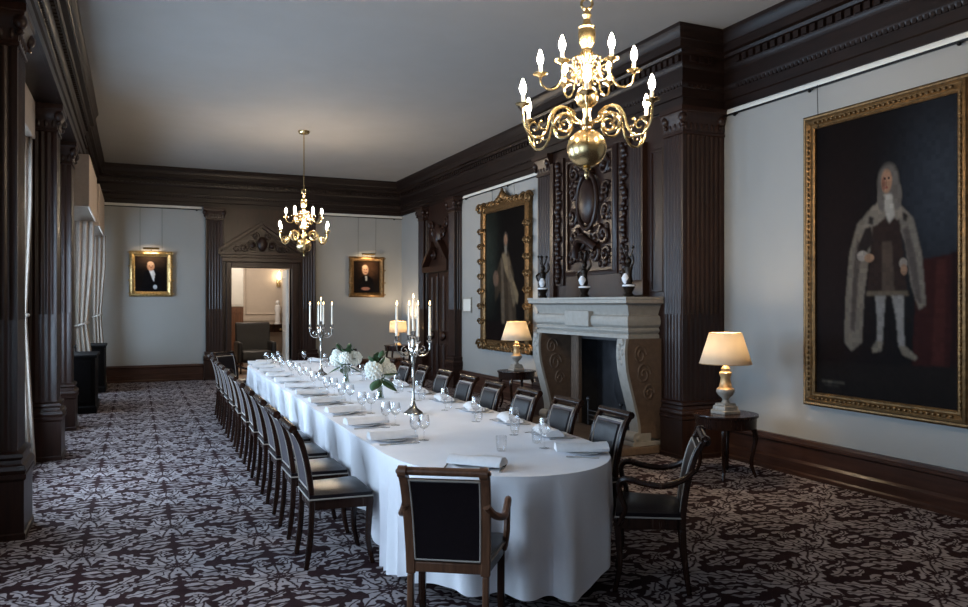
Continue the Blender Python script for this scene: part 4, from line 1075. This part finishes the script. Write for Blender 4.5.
# ------------------------------------------------------------------ place settings
ZT = TZ + .0005
def plate_proto():
    o = MB().lathe([(.075, 0), (.08, .003), (.10, .006), (.128, .016), (.132, .018), (.128, .019), (.10, .010), (.075, .006), (.001, .006)], n=32).build('dinner_plate', 'porcelain', smooth=50); return o
def napkin_proto(mat):
    m = MB(); rows = []
    L_, W_ = .33, .125
    for i in range(9):
        u = i / 8; x = -L_ / 2 + L_ * u
        rows.append([(x, -W_ / 2 * (1 + .06 * math.sin(u * 5)), .0), (x, -W_ / 2 - .004, .016 + .004 * math.sin(u * 9)), (x, -W_ / 4, .042 + .006 * math.sin(u * 6)), (x, W_ / 5, .045 + .004 * math.sin(u * 7 + 1)), (x, W_ / 2, .018), (x, W_ / 2 + .003, .0)])
    m.loft(rows); m.box(-L_ / 2 + .012, L_ / 2 - .02, -W_ / 2 - .008, -W_ / 2 + .01, .003, .008)
    return m.build('napkin', mat, smooth=70)
def fork_proto():
    m = MB(); m.strip([(-.10, .004, .003), (-.06, .003, .003), (0, .006, .004), (.04, .008, .004), (.06, .006, .004)], [-.008, -.006, -.004, -.005, -.011], [.008, .006, .004, .005, .011])
    for k in range(4):
        yy = -.0095 + k * .0063; m.box(.058, .10, yy - .0016, yy + .0016, .004, .0075)
    return m.build('fork', 'silver')
def knife_proto():
    m = MB(); m.strip([(-.11, .005, .008), (-.08, .005, .008), (0, .005, .007)], [-.009, -.008, -.007], [.009, .008, .007])
    m.strip([(0, .004, .003), (.06, .004, .003), (.10, .004, .003), (.115, .004, .002)], [-.007, -.011, -.010, -.003], [.007, .007, .007, .006])
    return m.build('table_knife', 'silver')
def wine_proto():
    t = thing('wine_glass', '', 'wine glass')
    MB().lathe([(.033, .001), (.034, .003), (.012, .006), (.005, .012), (.004, .08), (.006, .088)], n=20).build('stem_and_foot', 'glass', t)
    MB().lathe([(.006, .088), (.024, .098), (.036, .120), (.038, .145), (.034, .175), (.030, .198), (.0295, .198), (.0335, .174), (.0370, .145), (.035, .121), (.023, .1), (.004, .0905)], n=22).build('bowl', 'glass', t)
    return t
def goblet_proto():
    t = wine_proto(); t.name = 'water_goblet'; t.scale = (1.06, 1.06, .9); return t
def tumbler_proto():
    return MB().lathe([(.026, .0005), (.030, .004), (.034, .04), (.036, .095), (.035, .095), (.033, .04), (.029, .012), (.001, .010)], n=22).build('tumbler', 'glass')
proto = dict(plate=plate_proto(), napkin=napkin_proto('napkin_linen'), fork=fork_proto(), knife=knife_proto(), wine=wine_proto(), tumbler=tumbler_proto(), goblet=goblet_proto())
used = set()
def put(kind, x, y, z, rz, label, cat, group):
    p = proto[kind]
    o = copy_tree(p) if kind in used else p
    used.add(kind)
    o.location = (x, y, z); o.rotation_euler = (0, 0, rz); tag(o, label, cat, group); return o
def setting(x, y, rz, where, side):
    """place setting; rz is the direction the diner faces"""
    c, s = math.cos(rz), math.sin(rz)
    P = lambda f, l: (x + f * c - l * s, y + f * s + l * c)
    j = lambda q: rnd.uniform(-q, q)
    a = P(0, 0); put('plate', *a, ZT, 0, 'white dinner plate %s' % where, 'plate', 'plates at the %s' % side)
    nz = ZT + .0195
    put('napkin', *P(.005 + j(.01), j(.01)), nz, rz + R(j(6)) + (0 if 'window' in side else R(-168) if 'near right' in where else R(80)), 'folded linen napkin on plate %s' % where, 'napkin', 'napkins at the %s' % side)
    put('fork', *P(-.01 + j(.01), .165), ZT, rz, 'silver fork left of the plate %s' % where, 'fork', 'forks at the %s' % side)
    put('knife', *P(-.01 + j(.01), -.165), ZT, rz, 'silver knife right of the plate %s' % where, 'knife', 'knives at the %s' % side)
    if 'end' in side: return
    if 'window' in side:
        put('wine', *P(.11 + j(.01), -.17 + j(.01)), ZT, 0, 'stemmed wine glass %s' % where, 'wine glass', 'wine glasses at the %s' % side)
        put('goblet', *P(.21 + j(.01), -.10 + j(.01)), ZT, 0, 'stemmed water goblet %s' % where, 'water goblet', 'water goblets at the %s' % side)
    else:
        put('wine', *P(.22 + j(.01), -.13 + j(.01)), ZT, 0, 'stemmed wine glass %s' % where, 'wine glass', 'wine glasses at the %s' % side)
        put('tumbler', *P(.16 + j(.01), -.22 + j(.01)), ZT, 0, 'clear water tumbler %s' % where, 'tumbler', 'tumblers at the %s' % side)
for k in range(11):
    q = 'nearest' if k == 0 else ('last' if k == 10 else ORD[k])
    setting(1.60, LY[k] - .02, 0, 'at %s window-side setting from near end' % q, 'window side')
for k in range(10):
    q = 'nearest' if k == 0 else ('last' if k == 9 else ORD[k])
    setting(2.68, RY[k] + (.05 if k == 0 else 0), PI, 'at %s fireplace-side setting from near end' % q, 'fireplace side')
def end_setting(x, y, rz, where, wx, wy, tx, ty):
    setting(x, y, rz, where, 'table ends')
    put('tumbler', tx, ty, ZT, 0, 'clear water tumbler %s' % where, 'tumbler', 'tumblers at the table ends')
    if wx: put('wine', wx, wy, ZT, 0, 'stemmed wine glass %s' % where, 'wine glass', 'wine glasses at the table ends')
end_setting(1.78, 4.08, math.atan2(.84, .54), 'before the front armchair', None, None, 2.13, 4.46)
end_setting(2.57, 4.19, math.atan2(.58, -.81), 'before the near right armchair', 2.42, 4.42, 2.47, 4.62)
end_setting(1.75, 12.45, R(-52), 'before the far left armchair', 1.9, 12.2, 1.98, 12.3)
end_setting(2.55, 12.45, R(-128), 'before the far right armchair', 2.3, 12.25, 2.38, 12.2)

# ------------------------------------------------------------------ candelabra and flowers
def candelabrum(label, x, y, rz):
    t = thing('candelabrum', label, 'candelabrum', (x, y, ZT), rz, 'silver five-light candelabra on the table')
    MB().lathe([(.085, 0), (.085, .008), (.075, .02), (.06, .03), (.035, .05), (.022, .08), (.013, .11), (.018, .12), (.012, .14), (.011, .30), (.016, .315), (.012, .33), (.014, .43), (.022, .46), (.016, .49), (.026, .52), (.03, .545), (.018, .565), (.012, .60), (.016, .64)], n=18).build('stem', 'silver', t)
    def socket(px, py, pz, parent, h):
        MB().lathe([(.006, -.02), (.024, -.006), (.028, 0), (.013, .006), (.017, .03), (.021, .042), (.017, .046)], (px, py, pz), 12).build('candle_cup', 'silver', parent)
        MB().lathe([(.0115, .044), (.0095, .044 + h), (.003, .052 + h)], (px, py, pz), 10).build('candle', 'wax', parent)
        MB().lathe([(.001, .055 + h), (.0065, .064 + h), (.005, .076 + h), (.001, .094 + h)], (px, py, pz), 8).build('flame', 'flame', parent)
    socket(0, 0, .66, t, .27)
    for k in range(4):
        a = PI / 4 + k * PI / 2; c, s = math.cos(a), math.sin(a)
        ar = MB().tube(smoothpts([(.015 * c, .015 * s, .55), (.05 * c, .05 * s, .50), (.10 * c, .10 * s, .50), (.14 * c, .14 * s, .54), (.145 * c, .145 * s, .60)], 5), .007, 7)
        sp = []
        for i in range(20):
            tt = i / 19; aa = R(90) - tt * 2 * PI * 1.1; q = .035 * (1 - .75 * tt); rr = .075 + q * math.cos(aa); sp.append((rr * c, rr * s, .545 + q * math.sin(aa)))
        ar.tube(sp, .005, 6)
        arm = ar.build('candle_arm', 'silver', t)
        socket(.145 * c, .145 * s, .62, arm, .25)
    return t
c1 = candelabrum('tall silver candelabrum with five lit candles nearest the camera', 2.16, 6.26, R(41))
dup(c1, (2.23, 10.17, ZT), R(20), 'tall silver candelabrum with five lit candles toward the far end')
def bouquet(label, x, y, rz):
    t = thing('flower_vase', label, 'vase of flowers', (x, y, ZT), rz, 'hydrangea vases on the table')
    MB().lathe([(.045, .0005), (.048, .006), (.034, .05), (.030, .10), (.036, .16), (.048, .20), (.046, .20), (.033, .16), (.027, .10), (.031, .05), (.044, .012), (.001, .010)], n=22).build('vase', 'glass', t)
    MB().lathe([(.04, .013), (.030, .05), (.026, .10), (.029, .13), (.001, .131)], n=18).build('water', 'water', t)
    heads = [(-.10, -.035, .29, .082), (.115, .01, .275, .072), (-.02, .10, .30, .07), (.10, .05, .35, .05)]
    r2 = random.Random(5)
    st = MB()
    for hx, hy, hz, hr in heads: st.tube(smoothpts([(hx * .08, hy * .08, .02), (hx * .25, hy * .25, .17), (hx, hy, hz)], 5), .004, 6)
    for i in range(6): st.tube([(r2.uniform(-.02, .02), r2.uniform(-.02, .02), .015), (r2.uniform(-.02, .02), r2.uniform(-.02, .02), .2)], .003, 5)
    st.build('stems', 'stem_green', t)
    for hx, hy, hz, hr in heads:
        m = MB(); m.sphere((hx, hy, hz), hr * .82, 12, 8)
        n = 60
        for i in range(n):
            ph = math.acos(1 - 2 * (i + .5) / n); th = i * 2.39996
            d = Vector((math.sin(ph) * math.cos(th), math.sin(ph) * math.sin(th), math.cos(ph))); c = Vector((hx, hy, hz)) + d * hr * r2.uniform(.88, 1.0)
            m.sphere(c, hr * .19, 6, 4)
        m.build('flower_head', 'petal', t)
    def leaf(bx, by, bz, az, el, L_, w_):
        m = MB(); rows = []
        D = Vector((math.cos(az) * math.cos(el), math.sin(az) * math.cos(el), math.sin(el))); S = Vector((-math.sin(az), math.cos(az), 0)); U = D.cross(S)
        for i in range(8):
            u = i / 7; wv = w_ * math.sin(PI * min(1, u ** .8)) ** .8 if 0 < u < 1 else .001
            c = Vector((bx, by, bz)) + D * L_ * u - Vector((0, 0, 1)) * L_ * .25 * u * u
            rows.append([tuple(c - S * wv - U * wv * .25), tuple(c), tuple(c + S * wv - U * wv * .25)])
        m.loft(rows, False, False, False); m.build('leaf', 'leaf', t, smooth=180, solid=.0015)
    for az, el, L_, w_, bz in ((-2.6, -.3, .15, .05, .24), (-1.2, -.35, .15, .052, .23), (.2, -.3, .16, .05, .25), (1.6, .2, .14, .045, .27), (2.6, .5, .13, .04, .30), (-.6, .3, .14, .045, .28)):
        leaf(.03 * math.cos(az), .03 * math.sin(az), bz - .04, az, el, L_ * 1.2, w_ * 1.25)
    for i in range(9):
        leaf(r2.uniform(-.06, .06), r2.uniform(-.03, .08), .33 + .035 * (i % 3), i * 2.4, 1.0, r2.uniform(.10, .14), .03)
    return t
b1 = bouquet('glass vase of white hydrangeas and dark leaves nearest the camera', 2.19, 7.35, R(20))
dup(b1, (2.28, 9.05, ZT), R(150), 'glass vase of white hydrangeas beside the far candelabrum')

# the whole table stands a degree off the room's axis
PV = Matrix.Translation((TX, 4.7, 0)); TURN = PV @ Matrix.Rotation(R(-.9), 4, 'Z') @ PV.inverted()
for o in list(COL.objects):
    if o.parent is None and o.name.split('.')[0] in ('dining_table', 'tablecloth', 'dining_chair', 'dining_armchair', 'dinner_plate', 'napkin', 'fork', 'table_knife', 'wine_glass', 'water_goblet', 'tumbler') and o.location.y > (4.6 if 'cloth' not in o.name and 'table' != o.name[-5:] else -1):
        o.location = TURN @ o.location; o.rotation_euler.z += R(-.9)

# ------------------------------------------------------------------ side tables and lamps
def side_table(label, x, y, h, r):
    t = thing('side_table', label, 'side table', (x, y, 0), 0, 'round wooden lamp tables')
    MB().lathe([(r - .02, h - .13), (r - .015, h - .03), (r, h - .025), (r + .004, h - .012), (r, h), (.001, h)], n=40).build('table_top', 'chair_wood', t)
    for k in range(4):
        a = PI / 4 + k * PI / 2; c, s = math.cos(a), math.sin(a); q = r - .05
        MB().tube(smoothpts([(q * c, q * s, h - .13), ((q + .02) * c, (q + .02) * s, h * .62), ((q - .02) * c, (q - .02) * s, h * .25), ((q + .025) * c, (q + .025) * s, .012)], 5), [.028 - .0009 * i for i in range(16)], 8).build('leg', 'chair_wood', t)
    return t
def table_lamp(label, x, y, z, power, drum=False):
    t = thing('table_lamp', label, 'table lamp', (x, y, z), 0, 'lit table lamps')
    if drum:
        MB().lathe([(.08, 0), (.08, .02), (.03, .04), (.02, .2), (.03, .25), (.012, .3)], n=16).build('base', 'lamp_gilt', t); s0, s1, r0, r1 = .30, .56, .205, .19
    else:
        MB().sqlathe([(0, 0), (0, .03), (-.012, .035), (-.018, .075), (-.03, .08), (-.03, .10)], 0, 0, .10, .10).build('base', 'pewter_paint', t, bevel=.004)
        MB().lathe([(.045, .10), (.03, .13), (.035, .15), (.075, .185), (.09, .215), (.085, .24)], n=20).build('lower_body', 'pewter_paint', t)
        MB().lathe([(.085, .24), (.065, .255), (.055, .29), (.045, .35), (.06, .385), (.06, .40), (.035, .42), (.045, .44), (.03, .46), (.012, .48), (.010, .60)], n=20).build('upper_body', 'lamp_gilt', t); s0, s1, r0, r1 = .49, .79, .25, .155
    MB().lathe([(r0, s0), (r1, s1)], n=40, cap0=False, cap1=False).build('lamp_shade', 'shade', t, solid=.003)
    rm = MB()
    for r_, z_ in ((r0, s0), (r1, s1)): rm.tube([(r_ * math.cos(a), r_ * math.sin(a), z_) for a in [2 * PI * i / 40 for i in range(41)]], .004, 6)
    for a in (0, PI / 2, PI, 3 * PI / 2): rm.tube([(0, 0, s1 - .03), (r1 * math.cos(a), r1 * math.sin(a), s1 - .002)], .002, 5)
    rm.build('shade_rim', 'lamp_gilt', t)
    MB().sphere((0, 0, (s0 + s1) / 2 - .02), .03, 10, 8).build('bulb', 'lamp_bulb', t)
    ld = bpy.data.lights.new('table_lamp_light', 'POINT'); ld.energy = power; ld.color = (1, .80, .56); ld.shadow_soft_size = .06
    lo = bpy.data.objects.new('table_lamp_light', ld); COL.objects.link(lo); lo.parent = t; lo.location = (0, 0, (s0 + s1) / 2 + .05)
    return t
emit('lamp_bulb', (1, .78, .5), 12)
side_table('round dark side table against the chimney pilaster, carrying the near lamp', 5.30, 5.98, .62, .31)
table_lamp('large lit table lamp with pale tapered shade beside the chimney breast', 5.30, 5.98, .62, 20)
side_table('round dark side table below the carved gilt portrait, carrying the middle lamp', 5.62, 11.2, .62, .31)
table_lamp('lit table lamp with tapered shade before the carved gilt portrait', 5.62, 11.2, .62, 15)
side_table('dark side table in the far right corner, carrying the drum-shaded lamp', 5.66, 17.5, .72, .33)
table_lamp('lit lamp with white drum shade in the far right corner', 5.66, 17.5, .72, 50, True)

# ------------------------------------------------------------------ light
for i, (a, b) in enumerate(WIN):
    ld = bpy.data.lights.new('window_daylight', 'AREA'); ld.shape = 'RECTANGLE'; ld.size = b - a + .3; ld.size_y = WZ1 - WZ0 + .2
    ld.color = (.60, .79, 1.0); ld.energy = (8, 34, 105, 180, 190, 160, 150)[i] * (b - a)
    lo = bpy.data.objects.new('window_daylight', ld); COL.objects.link(lo)
    lo.location = (XL - .45, (a + b) / 2, (WZ0 + WZ1) / 2); lo.rotation_euler = (0, R(-90), 0)
ld = bpy.data.lights.new('anteroom_light', 'POINT'); ld.energy = 75; ld.color = (1, .84, .68); ld.shadow_soft_size = .15  # added fill light that brightens the room beyond; it has no fixture
lo = bpy.data.objects.new('anteroom_light', ld); COL.objects.link(lo); lo.location = (2.6, 20.4, 3.1)
wd = bpy.data.worlds.new('sky'); sc.world = wd; wd.use_nodes = True
wd.node_tree.nodes['Background'].inputs[0].default_value = (.62, .78, 1, 1); wd.node_tree.nodes['Background'].inputs[1].default_value = 1.0

# ------------------------------------------------------------------ camera
cam = bpy.data.cameras.new('camera'); cam.sensor_width = 36; cam.lens = 775 / 968 * 36; cam.clip_start = .05
co = bpy.data.objects.new('camera', cam); COL.objects.link(co); co.location = (0, 0, 1.7)
co.rotation_euler = (R(90), 0, -math.atan2(484 - 135, 775)); sc.camera = co
sc.view_settings.view_transform = 'Standard'; sc.view_settings.look = 'None'; sc.view_settings.gamma = 1; sc.view_settings.exposure = .64
sc.cycles.use_denoising = True; sc.cycles.max_bounces = 8; sc.cycles.transparent_max_bounces = 16; sc.cycles.sample_clamp_indirect = 4
